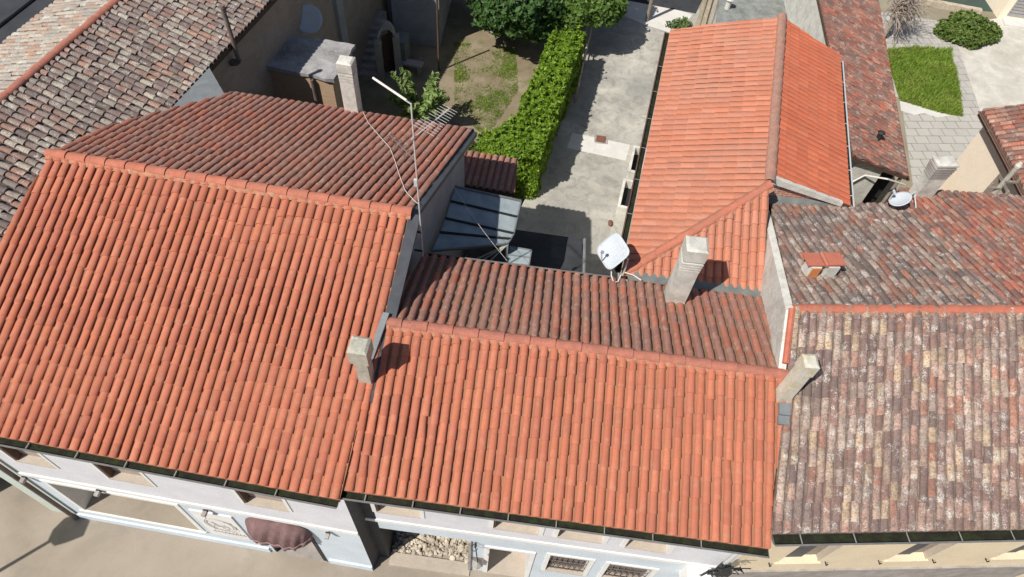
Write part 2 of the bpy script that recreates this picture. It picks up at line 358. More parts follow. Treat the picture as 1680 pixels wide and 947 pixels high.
def slope(name, mat, parent, poly, p0, z0, down, tan, pitch=.205, course=.36, hh=.055, wl=.4, wu=.34, jit=.0, lift=.022, thick=.12, deck='deck', seed=1, patch=None, skew=(0, 0), huec=False, phase=.22, lipd=.018):
    """A tiled roof slope: barrel tiles over channels on a deck, cut to the plan polygon."""
    rr = random.Random(seed)
    poly = [xy(p) for p in poly]
    ar = sum(poly[i].x * poly[(i + 1) % len(poly)].y - poly[(i + 1) % len(poly)].x * poly[i].y for i in range(len(poly)))
    if ar < 0: poly.reverse()
    down = xy(down).normalized(); p0 = xy(p0)
    Z = lambda p: z0 - tan * (p - p0).dot(down)
    cs = 1 / math.sqrt(1 + tan * tan)
    B = V((down.x, down.y, -tan)) * cs; A = V((-down.y, down.x, 0)); N = A.cross(B)
    if N.z < 0: A = -A; N = -N
    O = V((p0.x, p0.y, z0)); a2 = xy(A); sk = xy(skew).dot(a2); B = B + A * (sk * cs); down_ = down + a2 * sk
    ab = [((p - p0).dot(a2) - sk * (p - p0).dot(down), (p - p0).dot(down) / cs) for p in poly]
    a0, a1 = min(q[0] for q in ab), max(q[0] for q in ab); b0, b1 = min(q[1] for q in ab), max(q[1] for q in ab)
    mb = MB(); P = lambda a, b, c: O + A * a + B * b + N * c
    nseg = 8
    ncol = int((a1 - a0) / pitch) + 2; nrow = int((b1 - b0) / course) + 3
    arc = [(math.cos(math.pi * k / nseg), math.sin(math.pi * k / nseg)) for k in range(nseg + 1)]
    for i in range(-1, ncol):
        ac = a0 + (i + .5) * pitch; cj = (rr.random() - .5) * jit * .5; hue = rr.random(); ph = rr.random() * phase * 2 * course if phase else 0
        for j in range(nrow):
            bl = b1 - j * course + (ph if j else 0); bm_ = bl - course / 2
            q = p0 + a2 * ac + down_ * (bm_ * cs)
            if not inside(q, poly, .32): continue
            rnd1 = (.5 * hue + rr.random() * .5 + .0) if huec else rr.random(); rnd2 = rr.random()
            if patch:
                pv = patch(q)
                if pv is not None and rr.random() < .8: rnd1 = pv + rr.random() * .02
            ja = ac + (rr.random() - .5) * jit + cj; jb = bl + (rr.random() - .5) * jit * 1.6; rot = (rr.random() - .5) * jit * .7; jl = rr.random() * jit * .35
            wn1 = .018 * noise.noise(V((q.x * .45, q.y * .45, seed))) + .006 * noise.noise(V((q.x * 1.7, q.y * 1.7, seed))); ja += .02 * noise.noise(V((q.x * .35, q.y * .35, seed + 9))); jl += wn1
            if rr.random() < .012: rot += rr.choice((-1, 1)) * .03; jb += .05 * rr.random(); rnd2 = rr.random() * .3
            # cover (barrel)
            vv = []
            for (bb, wd, ht, cc, sh) in ((jb, wl * pitch, hh * 1.04, lift + jl, 0), (jb - course * .5, (wl + wu) / 2 * pitch, hh, lift * .55 + jl, rot * .5), (jb - course - .05, wu * pitch, hh * .93, 0 + jl, rot)):
                vv += [P(ja + sh + wd * x, bb, cc + wn1 * (cc != lift + jl) + ht * y) for x, y in arc]
            k = nseg + 1
            fs = [(r * k + t + 1, r * k + t, (r + 1) * k + t, (r + 1) * k + t + 1) for r in range(2) for t in range(nseg)]
            ti = wl * pitch - lipd
            vv += [P(ja + ti * x, jb + .001, lift + jl + (hh * 1.04 - lipd) * y) for x, y in arc]
            fs += [(t, t + 1, 3 * k + t + 1, 3 * k + t) for t in range(nseg)]
            # inside of the lip runs back under the tile
            vv += [P(ja + ti * x, jb - .06, lift + jl + (hh * 1.04 - lipd) * y) for x, y in arc]
            fs += [(3 * k + t, 3 * k + t + 1, 4 * k + t + 1, 4 * k + t) for t in range(nseg)]
            mb.add(vv, fs, 0, (rnd1, rnd2, 0))
            # channel (pan)
            ca = ac + pitch / 2; wd = pitch * .5; vv = []
            jc = jb + course * .5 * (1 if jit > .01 else 0) + .01
            for bb, cc in ((jc, .014), (jc - course - .04, 0.0)):
                vv += [P(ca + wd * x, bb, cc - .012 + .022 * x * x) for x in (-1, -.5, 0, .5, 1)]
            vv += [P(ca + wd * x, jc + .001, -.012 + .022 * x * x - .004) for x in (-1, -.5, 0, .5, 1)]
            fs = [(t, t + 1, 5 + t + 1, 5 + t) for t in range(4)] + [(10 + t, 10 + t + 1, t + 1, t) for t in range(4)]
            mb.add(vv, fs, 0, (rr.random(), rr.random(), 1))
    # deck
    lo = [V((p.x, p.y, Z(p) - .02 - thick)) for p in poly]; hi = [V((p.x, p.y, Z(p) - .02)) for p in poly]; n = len(poly)
    clip = []
    for i in range(n):
        a, b = poly[i], poly[(i + 1) % n]; e = (b - a).normalized(); no = V((e.y, -e.x, 0))
        clip.append((V((a.x, a.y, 0)) + no * .012, no))
    o = obj(name, mb, [mat], parent, clip=clip)
    md = MB(); md.add(lo + hi, [tuple(reversed(range(n))), tuple(range(n, 2 * n))] + [(i, (i + 1) % n, n + (i + 1) % n, n + i) for i in range(n)])
    # the boarding under the tiles joins the same part
    me = o.data; me.materials.append(M[deck])
    bm = bmesh.new(); bm.from_mesh(me); b = BASE[o.name]
    vs_ = [bm.verts.new(V(v) - b) for v in md.v]
    for q in md.f:
        f = bm.faces.new([vs_[i] for i in q]); f.material_index = 1
    bm.to_mesh(me); bm.free()
    return o

def ridge(name, mat, parent, p0, p1, r=.125, ln=.42, drop=.02, mortar=True, jit=.004, seed=3, flat=.75):
    """A row of half-round caps, each lapping the next, bedded on mortar."""
    rr = random.Random(seed); p0, p1 = V(p0), V(p1); d = (p1 - p0); L = d.length; d.normalize()
    s = d.cross(V((0, 0, 1))).normalized(); u = s.cross(d); mb = MB(); n = max(1, round(L / ln)); ln = L / n; k = 9
    for i in range(n):
        a = p0 + d * (ln * i); vv = []
        j = s * (rr.random() - .5) * jit * 2 + u * (rr.random() * jit)
        for t, rad, up_ in ((-.03, r * .94, -.004), (ln * .5, r, .0), (ln, r * 1.06, .012)):
            for q in range(k):
                th = math.pi * q / (k - 1) ; vv.append(a + d * t + j + s * math.cos(th) * rad + u * (math.sin(th) * rad * flat + up_ - drop))
        for q in range(k):
            th = math.pi * q / (k - 1); vv.append(a + d * ln + j + s * math.cos(th) * (r * 1.06 - .016) + u * (math.sin(th) * (r * 1.06 * flat - .016) + .012 - drop))
        fs = [(g * k + q, g * k + q + 1, (g + 1) * k + q + 1, (g + 1) * k + q) for g in range(3) for q in range(k - 1)]
        mb.add(vv, fs, 0, (rr.random(), rr.random(), 0))
    if mortar:
        m_ = int(L / .07); vv = []
        for i in range(m_ + 1):
            a = p0 + d * (L * i / m_); w1 = r * (1.35 + .3 * rr.random()); w2 = r * (1.35 + .3 * rr.random()); e1, e2 = rr.random() * .03, rr.random() * .03
            vv += [a - s * w1 + u * (-drop - .06 + e1), a - s * (r * .8) + u * (.03 - drop + e1 * .4), a + s * (r * .8) + u * (.03 - drop + e2 * .4), a + s * w2 + u * (-drop - .06 + e2)]
        mb.add(vv, [(i * 4 + q, i * 4 + q + 1, i * 4 + 5 + q, i * 4 + 4 + q) for i in range(m_) for q in range(3)], 1)
    return obj(name, mb, [mat, 'mortar'], parent, smooth=False)

def gutter(parent, p0, p1, outw, r=.072, step=1.0, metal='gutter_metal', strap='strap', end0=True, off=.0):
    """half-round gutter along p0-p1, hanging just outside the tile ends, with strap brackets"""
    p0, p1 = V(p0), V(p1); d = (p1 - p0); L = d.length; d.normalize(); o = V((outw[0], outw[1], 0)).normalized(); u = V((0, 0, 1))
    c0, c1 = p0 + o * (r + off), p1 + o * (r + off); mb = MB(); k = 9
    def ring(c, rad): return [c + o * (-math.cos(math.pi * i / (k - 1)) * rad) - u * (math.sin(math.pi * i / (k - 1)) * rad) for i in range(k)]
    ou = ring(c0, r) + ring(c1, r); inn = ring(c0, r - .008) + ring(c1, r - .008)
    fs = [(i, i + 1, k + i + 1, k + i) for i in range(k - 1)]
    mb.add(ou, fs, 0); mb.add(inn, [tuple(reversed(f)) for f in fs], 1)
    mb.add([c0 + o * (r), c1 + o * r, c1 + o * (r - .008), c0 + o * (r - .008)], [(0, 1, 2, 3)], 0)
    mb.tube([c0 + o * (r + .006), c1 + o * (r + .006)], .021, 6, 0)
    for c in (c0, c1): mb.add(ring(c, r) , [tuple(range(k))], 0)
    mb.quad(c0 - o * (r * .75) - u * (r * .6), c1 - o * (r * .75) - u * (r * .6), c1 + o * (r * .75) - u * (r * .6), c0 + o * (r * .75) - u * (r * .6), 1)
    g = obj('gutter', mb, [metal, 'gutter_sludge'], parent)
    n = int(L / step)
    for i in range(n):
        c = c0 + d * (step * (i + .5)); b = MB()
        b.obox(c + u * .006, d * .011, o * (r + .008), u * .003)
        b.obox(c + o * (r + .014) - u * .02, d * .011, o * .003, u * .025)
        obj('gutter_strap', b, strap, g)
    return g

class Face:
    """A wall plane: origin, direction u along it, outward normal, with rectangular openings."""
    def __init__(s, O, u): s.O = V((O[0], O[1], 0)); s.u = V((u[0], u[1], 0)).normalized(); s.n = V((s.u.y, -s.u.x, 0))
    def p(s, u, d, z): return s.O + s.u * u + s.n * d + V((0, 0, z))
    def box(s, mb, u0, u1, d0, d1, z0, z1, mi=None):
        q = [s.p(u, d, z) for z in (z0, z1) for u, d in ((u0, d1), (u1, d1), (u1, d0), (u0, d0))]; mb.hexa(q, mi)
    def wall(s, mb, u0, u1, z0, z1, ops=(), split=None, rev=2, ud=-99, dark=0):
        us = sorted(({ud} if ud > u0 else set()) | {u0, u1} | {x for o in ops for x in o[:2]}); zs = sorted({z0, z1} | {x for o in ops for x in o[2:4]} | ({split} if split else set()))
        for i in range(len(us) - 1):
            for j in range(len(zs) - 1):
                a, b, c, d = us[i], us[i + 1], zs[j], zs[j + 1]; um, zm = (a + b) / 2, (c + d) / 2
                if any(o[0] < um < o[1] and o[2] < zm < o[3] for o in ops): continue
                mb.quad(s.p(a, 0, c), s.p(b, 0, c), s.p(b, 0, d), s.p(a, 0, d), dark if um < ud else 0 if (not split or zm > split) else 1)
        for o in ops:
            a, b, c, d, dep = o[:5]; rv0 = rev; rev = o[5] if len(o) > 5 else rv0
            mb.quad(s.p(a, 0, c), s.p(a, 0, d), s.p(a, -dep, d), s.p(a, -dep, c), rev)
            mb.quad(s.p(b, 0, d), s.p(b, 0, c), s.p(b, -dep, c), s.p(b, -dep, d), rev)
            mb.quad(s.p(a, 0, d), s.p(b, 0, d), s.p(b, -dep, d), s.p(a, -dep, d), rev)
            mb.quad(s.p(b, 0, c), s.p(a, 0, c), s.p(a, -dep, c), s.p(b, -dep, c), rev); rev = rv0
    def surround(s, mb, a, b, c, d, w=.1, pr=.018, bottom=True):
        s.box(mb, a - w, a, 0, pr, c, d); s.box(mb, b, b + w, 0, pr, c, d); s.box(mb, a - w, b + w, 0, pr + .004, d, d + w)
        if bottom: s.box(mb, a - w - .03, b + w + .03, 0, pr + .03, c - .06, c)

def leaves(mb, pts, size, rr, up=.25, aspect=1.7):
    for p, nrm in pts:
        n = (V((rr.gauss(0, 1), rr.gauss(0, 1), rr.gauss(0, 1))).normalized() + nrm * 1.0 + V((0, 0, up))).normalized()
        a = n.cross(V((rr.gauss(0, 1), rr.gauss(0, 1), rr.gauss(0, 1)))).normalized(); b = n.cross(a)
        s = size * (.65 + .7 * rr.random()); x = a * s * aspect / 2; y = b * s / 2; t = (rr.random(), rr.random(), 0)
        mb.add([p - x, p - y * .9 + n * s * .12, p + x, p + y * .9 + n * s * .12], [(0, 1, 2), (0, 2, 3)], 0, t)
# END_HELPERS
# ------------------------------------------------------------------ ground, street, yards
def sheet(name, poly, z, mat, kind='structure'):
    mb = MB(); mb.add([(p[0], p[1], z) for p in poly], [tuple(range(len(poly)))]); o = obj(name, mb, mat); o['kind'] = kind
    if o.data.polygons[0].normal.z < 0: o.data.flip_normals()
    return o
sheet('ground', [(-250, -250), (250, -250), (250, 250), (-250, 250)], 0, 'ground')
sheet('street', [(-60, -30), (60, -30), (60, 6.2), (8.5, 5.9), (-2.5, 6.0), (-60, 10)], .004, 'street')
sheet('driveway', [(-1.2, 9), (4.6, 9), (7.2, 24), (8.5, 34.2), (2.9, 34.2), (2.0, 28), (.6, 20.5), (-1.2, 15)], .004, 'drive')
sheet('garden', [(-9.2, 14), (-1.2, 14), (.6, 20.5), (2.0, 28), (2.9, 36), (-9, 36)], .004, 'dirt')
sheet('courtyard_paving', [px(1478, 160, 0), px(1500, 320, 0), (14.5, 15.5), (18.5, 18), px(1620, 215, 0), px(1575, 40, 0), px(1450, 20, 0), (14.6, 33), (15.2, 28)], .004, 'flags')
sheet('gravel_yard', [px(1614, 200, 0), px(1568, 66, 0), px(1575, 40, 0), px(1700, 20, 0), (42, 36), (42, 24), px(1700, 175, 0)], .008, 'gravel')
sheet('white_slab', [px(939, 218, 0), px(1034, 238, 0), px(1026, 264, 0), px(930, 243, 0)], .010, 'concrete_pale')
sheet('pale_slab', [px(1018, -14, 0), px(1136, 24, 0), px(1112, 58, 0), px(1060, 42, 0), px(1010, 20, 0)], .010, 'concrete_pale')
sheet('white_screed', [px(1476, 166, 0), px(1520, 177, 0), px(1560, 190, 0), px(1538, 193, 0), px(1515, 186, 0), px(1500, 189, 0), px(1478, 182, 0)], .010, 'concrete_pale')
mc = thing('manhole_cover', 'small rusty brown square cover set into the driveway beside the white slab', 'manhole cover', px(986, 228, 0))
mb = MB(); c = px(986, 229, 0); mb.obox(c + V((0, 0, .022)), V((.21, -.02, 0)), V((.02, .2, 0)), V((0, 0, .012))); obj('cover_plate', mb, 'rust_plate', mc)
mb = MB()
for s in (-1, 1):
    mb.obox(c + V((.26 * s, -.02 * s, .016)), V((.03, 0, 0)), V((0, .25, 0)), V((0, 0, .01))); mb.obox(c + V((0, .25 * s, .016)), V((.22, 0, 0)), V((0, .025, 0)), V((0, 0, .0095)))
obj('cover_frame', mb, 'concrete', mc)

def chimney(parent, base, ang, w, d, h, mat, bands=3, capw=.05, caph=.32, sink=.6, top=True, bandmat=None, mats2=None):
    """rendered stack with corbelled bands under a solid cap; base is the centre where it leaves the tiles"""
    u = V((math.cos(R(ang)), math.sin(R(ang)), 0)); v = V((-u.y, u.x, 0)); b = V(base); mb = MB()
    zc = h - caph
    mb.obox(b + V((0, 0, (zc - sink) / 2)), u * w / 2, v * d / 2, V((0, 0, (zc + sink) / 2)))
    ch = obj('chimney', mb, mat, parent)
    mb = MB(); z = zc
    for i in range(bands):
        g = capw * (i + 1) / max(1, bands); t = .05
        mb.obox(b + V((0, 0, z - (bands - i) * .085)), u * (w / 2 + g), v * (d / 2 + g), V((0, 0, t / 2)))
    if bands: obj('chimney_band', mb, bandmat or mat, ch)
    mb = MB(); mb.obox(b + V((0, 0, zc + caph / 2)), u * (w / 2 + capw), v * (d / 2 + capw), V((0, 0, caph / 2)))
    # chamfered crown so that the cap is not a plain block
    q = [b + u * (sx * (w / 2 + capw)) + v * (sy * (d / 2 + capw)) + V((0, 0, zc + caph)) for sx, sy in ((-1, -1), (1, -1), (1, 1), (-1, 1))]
    t = [b + u * (sx * (w / 2 + capw - .05)) + v * (sy * (d / 2 + capw - .05)) + V((0, 0, zc + caph + .035)) for sx, sy in ((-1, -1), (1, -1), (1, 1), (-1, 1))]
    mb.hexa(q + t); obj('chimney_cap', mb, mat, ch)
    return ch

# ------------------------------------------------------------------ pink and pale blue shop house (left)
LU = V((math.cos(R(-5)), math.sin(R(-5)), 0)); LV = V((-LU.y, LU.x, 0)); OL = V((-2.36, 9.80, 0))
def lw(u, v, z=0): return OL + LU * u + LV * v + V((0, 0, z))
TLF, TLB = 1.9 / 5.71, 1.55 / 4.62
LH = thing('house', 'lilac and pale blue rendered house with large orange tiled roof and hooded awning', 'house', (-7, 5, 0))
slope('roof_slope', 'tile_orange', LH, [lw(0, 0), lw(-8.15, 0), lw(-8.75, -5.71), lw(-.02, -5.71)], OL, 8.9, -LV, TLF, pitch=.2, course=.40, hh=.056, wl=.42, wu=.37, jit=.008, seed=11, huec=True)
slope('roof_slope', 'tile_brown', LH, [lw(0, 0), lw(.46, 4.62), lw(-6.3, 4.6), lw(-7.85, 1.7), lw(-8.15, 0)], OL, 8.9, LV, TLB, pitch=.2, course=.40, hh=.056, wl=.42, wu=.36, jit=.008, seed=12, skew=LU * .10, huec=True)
ridge('ridge_cap', 'ridge_orange', LH, lw(-8.2, 0, 8.94), lw(.06, 0, 8.94), r=.118, ln=.46)
FP = Face((-3.06, 4.523), (math.cos(R(-4.5)), math.sin(R(-4.5))))
WIN_L = [(-7.92, -6.95, 4.33, 5.6), (-5.71, -4.66, 4.27, 5.6), (-2.53, -1.48, 4.2, 5.6)]
SHOP = (-7.89, -4.65, .88, 2.97)
DOOR_L = (-2.77, -1.30, 0, 2.3)
mb = MB()
FP.wall(mb, -8.45, 0, 0, 6.86, [(*w_, .2) for w_ in WIN_L] + [(*SHOP, 2.0), (*DOOR_L, .6)], split=3.36, rev=2)
# gable wall towards the lower house, and the rear and left walls
gw = [lw(-.68, -5.27), lw(-.13, -4.9), lw(-.13, 0), lw(.28, 4.35)]; gz = [6.95, 7.1, 8.74, 7.3]
a0 = FP.p(0, 0, 0)
gp = [V((a0.x, a0.y, 0)), lw(-.10, -4.72), lw(-.12, 0), lw(.30, 4.35)]; gz = [6.98, 7.2, 8.76, 7.32]
for i in range(3):
    mb.quad(gp[i], gp[i + 1], gp[i + 1] + V((0, 0, gz[i + 1])), gp[i] + V((0, 0, gz[i])), 3 if i else 4)  # first strip behind the front corner has its shade painted in
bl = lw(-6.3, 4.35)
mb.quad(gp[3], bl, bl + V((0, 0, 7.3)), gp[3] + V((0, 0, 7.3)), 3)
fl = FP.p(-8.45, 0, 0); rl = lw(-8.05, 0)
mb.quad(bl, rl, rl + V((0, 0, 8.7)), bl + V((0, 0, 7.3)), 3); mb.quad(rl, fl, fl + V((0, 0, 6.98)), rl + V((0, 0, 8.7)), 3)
obj('wall', mb, ['wall_lilac', 'wall_ice', 'white_trim', 'wall_grey', 'shade_dark'], LH)
mb = MB(); FP.box(mb, -8.42, -.002, 0, .035, 3.24, 3.42); obj('string_course', mb, 'white_trim', LH)
mb = MB(); FP.box(mb, -8.42, -2.9, 0, .05, 0, .32); FP.box(mb, -1.2, -.002, 0, .05, 0, .32); obj('plinth', mb, 'wall_ice', LH)
for a, b, c, d in WIN_L:
    mb = MB(); FP.box(mb, a, b, -.2, -.165, c, d); wn = obj('window', mb, 'blind', LH)
    mb = MB(); FP.box(mb, a + .002, a + .05, -.164, -.004, c + .032, d - .002); obj('shutter', mb, 'wood_dark', wn); mb = MB(); FP.box(mb, b - .022, b - .002, -.164, -.004, c + .032, d - .002); obj('shutter', mb, 'wood_dark', wn)
    mb = MB(); FP.box(mb, a + .003, b - .003, -.164, .03, c + .001, c + .03); obj('sill', mb, 'sill_tan', wn)
    mb = MB(); FP.surround(mb, a, b, c, d, .07, .02, False); obj('surround', mb, 'white_trim', wn)
a, b, c, d = SHOP
mb = MB(); FP.box(mb, a + .003, b - .003, -2.0, .01, c - .1, c + .012); sp = obj('shop_opening', mb, 'street', LH)
mb = MB(); FP.box(mb, a, b, -2.0, -1.95, c, d); obj('shutter', mb, 'wood_grey', sp)
mb = MB(); FP.surround(mb, a, b, c, d, .13, .025, True); obj('surround', mb, 'white_trim', sp)
a, b, c, d = DOOR_L
mb = MB(); FP.box(mb, a, b, -.6, -.55, c, d); dr = obj('door', mb, 'wood_dark', LH)
mb = MB(); FP.box(mb, b - .1, b, -.5, .02, c, d); obj('door_frame', mb, 'black_iron', dr); mb = MB(); FP.box(mb, a, a + .05, -.5, .01, c, d); obj('door_frame', mb, 'black_iron', dr)
mb = MB(); FP.box(mb, a, b, -.6, .04, 0, .03); obj('threshold', mb, 'stone_plinth', dr)
e0, e1 = lw(-8.75, -5.70, 6.93), lw(-.04, -5.70, 6.93)
gutter(LH, e0, e1, -LV)
mb = MB()
for z0, z1 in ((6.80, 6.84),): mb.hexa([lw(-8.5, -5.66, z0), lw(-.1, -5.66, z0), lw(-.1, -5.2, z0), lw(-8.5, -5.2, z0), lw(-8.5, -5.66, z1), lw(-.1, -5.66, z1), lw(-.1, -5.2, z1 + .1), lw(-8.5, -5.2, z1 + .1)])
obj('soffit', mb, 'white_trim', LH)
# metal verge flashing down the gable edge
mb = MB()
Zf = lambda v: 8.9 + TLF * v
mb.hexa([lw(.0, -3.9, Zf(-3.9) - .12), lw(.22, -3.9, Zf(-3.9) - .12), lw(.24, 0, 8.78), lw(.0, 0, 8.78), lw(.0, -3.9, Zf(-3.9) - .0), lw(.22, -3.9, Zf(-3.9) - .04), lw(.24, 0, 8.86), lw(.0, 0, 8.90)])
obj('verge_flashing', mb, 'slate_flash', LH)
mb = MB()
mb.hexa([lw(.0, 0, 8.72), lw(.16, 0, 8.72), lw(.60, 4.62, 7.17), lw(.44, 4.62, 7.17), lw(.0, 0, 8.9), lw(.16, 0, 8.86), lw(.60, 4.62, 7.31), lw(.44, 4.62, 7.35)])
mb.hexa([lw(-6.45, 4.60, 7.2), lw(.5, 4.62, 7.2), lw(.5, 4.70, 7.2), lw(-6.45, 4.68, 7.2), lw(-6.45, 4.60, 7.36), lw(.5, 4.62, 7.36), lw(.5, 4.70, 7.35), lw(-6.45, 4.68, 7.35)])
obj('verge_flashing', mb, 'slate_flash', LH)
mb = MB(); p0 = px(0, 752, 4.27); q = FP.p(-8.52, .09, 0)
mb.tube([q + V((0, 0, .02)), q + V((0, 0, 6.75)), FP.p(-8.52, .3, 6.9)], .055, 10); obj('downpipe', mb, 'rust_pipe', LH)
ct = px(575, 187, 7.3); chimney(LH, (-4.83, 14.72, 7.3), -5, .38, .36, 1.66, 'chimney_white', 3, .012, .26, sink=2.5)
# shards of pink roof caps and a grey patch where the flashing meets the lower ridge
mb = MB(); mb.hexa([lw(-.16, -3.3, Zf(-3.3) + .03), lw(-.02, -3.3, Zf(-3.3) + .03), lw(.1, -2.2, Zf(-2.2) + .02), lw(-.03, -2.2, Zf(-2.2) + .02)] + [lw(-.16, -3.3, Zf(-3.3) + .085), lw(-.02, -3.3, Zf(-3.3) + .085), lw(.1, -2.2, Zf(-2.2) + .09), lw(-.03, -2.2, Zf(-2.2) + .09)])
obj('valley_flashing', mb, 'zinc', LH)

# wall lamps
for i, (u, z) in enumerate(((-8.32, 3.2), (-6.44, 3.2), (-3.78, 3.14), (-.76, 3.1))):
    t = thing('wall_lamp', ['small grey wall lamp above the far left end of the shop opening, by the downpipe', 'small grey wall lamp fixed over the middle of the wide shop opening',
                            'small grey wall lamp fixed above the white relief plaque', 'small grey wall lamp between the brown awning and the house corner'][i], 'wall lamp', FP.p(u, 0, z), 'wall lamps on the shop front')
    mb = MB(); FP.box(mb, u - .05, u + .05, .036, .07, z - .06, z + .06); obj('back_plate', mb, 'black_iron', t)
    mb = MB(); FP.box(mb, u - .05, u + .05, .07, .19, z - .03, z + .05); FP.box(mb, u - .04, u + .04, .085, .17, z - .07, z - .03); obj('lamp_body', mb, 'stone_plinth', t)

# relief plaque
pq = thing('plaque', 'white rectangular plaque with an engraved line drawing beside the brown awning', 'plaque', FP.p(-3.8, 0, 1.9))
mb = MB(); FP.box(mb, -4.32, -3.24, .0, .035, .88, 2.86); obj('panel', mb, 'white_trim', pq)
mb = MB(); rr = random.Random(5)
def stroke(pts, r=.008): mb.tube([FP.p(u, .037, z) for u, z in pts], r, 5)
for rad in (.40, .34): stroke([(-3.78 + rad * math.cos(t / 14 * math.pi), 1.95 + rad * 1.25 * math.sin(t / 14 * math.pi)) for t in range(29)])
for i in range(16):
    u, z = -3.78 + rr.gauss(0, .17), 1.9 + rr.gauss(0, .22); a = rr.random() * 6.3; pts = []
    for k in range(7): pts.append((max(-4.2, min(-3.35, u)), max(1.1, min(2.7, z)))); u += .07 * math.cos(a); z += .07 * math.sin(a); a += rr.gauss(0, .8)
    stroke(pts)
for i in range(9): stroke([(-4.15 + .1 * i, 1.22 + .03 * math.sin(i)), (-4.12 + .1 * i, 1.36), (-4.08 + .1 * i, 1.22)])
obj('engraving', mb, 'stone_plinth', pq)

# dutch-hood awning
aw = thing('awning', 'brown cloth hooded awning with scalloped valance over the shop doorway', 'awning', FP.p(-2.2, 0, 2.3))
mb = MB(); NU, NV = 54, 10; uc, hw, pr, zt, zr = -2.08, .82, .40, 3.22, 2.58
def hood(s, t):
    # s along the width 0..1, t from the wall line at the top (0) to the rim (1)
    x = -math.cos(math.pi * s); e = math.sqrt(max(0, 1 - abs(x) ** 2.6)); th = t * math.pi / 2
    pk = .05 * (abs((s * 9 + t * .6) % 1 - .5) - .25) * (1 + 2.5 * s) * math.sin(th) + .03 * math.sin(s * 17 + 3 * t)
    return FP.p(uc + hw * x, .01 + (pr * math.sin(th) * e) + pk * e, zr + (zt - zr) * (math.cos(th)) * (e ** .6) + .015 * e * math.sin(s * 23))
g = [[hood(i / NU, j / NV) for i in range(NU + 1)] for j in range(NV + 1)]
mb.add([p for r in g for p in r], [(j * (NU + 1) + i, j * (NU + 1) + i + 1, (j + 1) * (NU + 1) + i + 1, (j + 1) * (NU + 1) + i) for j in range(NV) for i in range(NU)])
obj('hood_cloth', mb, 'cloth_brown', aw, smooth=False)
mb = MB(); vv = []; K = 84
for i in range(K + 1):
    p = hood(i / K, 1); dz = .14 + .06 * abs(math.sin(i / K * math.pi * 11)); vv += [p, p + V((0, 0, -.07)) + FP.n * .03, p + V((0, 0, -dz)) + FP.n * (.03 + .01 * math.sin(i * 1.3))]
mb.add(vv, [(3 * i + k, 3 * i + 3 + k, 3 * i + 4 + k, 3 * i + 1 + k) for i in range(K) for k in (0, 1)]); obj('valance', mb, 'cloth_brown', aw)
mb = MB()
for off in (0, -.055): mb.tube([hood(i / 40, 1) + V((0, 0, off)) + FP.n * .015 for i in range(41)], .013, 6)
obj('piping', mb, 'cloth_pale', aw); mb = MB()
mb.tube([FP.p(uc - hw, .02, zr), FP.p(uc - hw * .8, .3, 2.4), FP.p(uc - hw, .02, 2.2)], .012, 6); obj('frame_rod', mb, 'cloth_brown', aw); mb = MB(); mb.tube([FP.p(uc + hw, .02, zr), FP.p(uc + hw * .8, .3, 2.4), FP.p(uc + hw, .02, 2.2)], .012, 6)
obj('frame_rod', mb, 'cloth_brown', aw)

# ------------------------------------------------------------------ blue house (middle)
MU = V((math.cos(R(-2.3)), math.sin(R(-2.3)), 0)); MV = V((-MU.y, MU.x, 0)); OM = V((-2.68, 7.48, 0))
def mw(u, v, z=0): return OM + MU * u + MV * v + V((0, 0, z))
TMF, TMB = 1.1 / 3.18, 1.0 / 2.62
MH = thing('house', 'low pale blue house with four upper windows between the lilac and cream houses', 'house', (1, 5, 0))
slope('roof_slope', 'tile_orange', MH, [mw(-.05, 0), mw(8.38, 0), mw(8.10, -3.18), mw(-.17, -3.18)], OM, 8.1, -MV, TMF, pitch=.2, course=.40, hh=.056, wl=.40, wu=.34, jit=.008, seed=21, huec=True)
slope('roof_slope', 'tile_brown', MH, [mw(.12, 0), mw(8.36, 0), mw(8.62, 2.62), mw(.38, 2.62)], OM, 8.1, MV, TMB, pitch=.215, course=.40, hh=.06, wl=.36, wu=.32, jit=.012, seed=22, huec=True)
ridge('ridge_cap', 'ridge_brown', MH, mw(-.02, 0, 8.13), mw(8.42, 0, 8.13), r=.112, ln=.52)
FB = Face((-2.6815, 4.867), (math.cos(R(-2.4)), math.sin(R(-2.4))))
WIN_M = [(.07, 1.09, 4.05, 5.5), (2.78, 3.83, 4.03, 5.5), (4.26, 5.29, 4.05, 5.5), (5.82, 6.77, 4.0, 5.5)]
GRI = [(4.27, 5.27, 1.05, 2.56), (5.75, 6.85, 1.05, 2.53)]
GAR = (.0, 2.25, 0, 2.76); DOOR_M = (2.75, 3.78, 0, 2.43)
mb = MB()
FB.wall(mb, -.37, 8.32, 0, 6.85, [(*q, .2) for q in WIN_M] + [(*q, .2) for q in GRI] + [(*GAR, 2.4, 4), (*DOOR_M, .8)], split=3.42, rev=2, ud=0.0, dark=4)  # corner strip and cart entrance reveal are coloured as deep shade
b0, b1, b2 = FB.p(8.32, 0, 0), mw(8.5, 2.4), mw(.3, 2.4)
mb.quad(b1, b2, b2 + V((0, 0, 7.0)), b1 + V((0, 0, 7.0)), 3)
obj('wall', mb, ['wall_lilac', 'wall_ice', 'white_trim', 'wall_grey', 'shade_dark'], MH)
mb = MB(); FB.box(mb, -.36, 8.30, 0, .03, 3.34, 3.50); obj('string_course', mb, 'white_trim', MH)
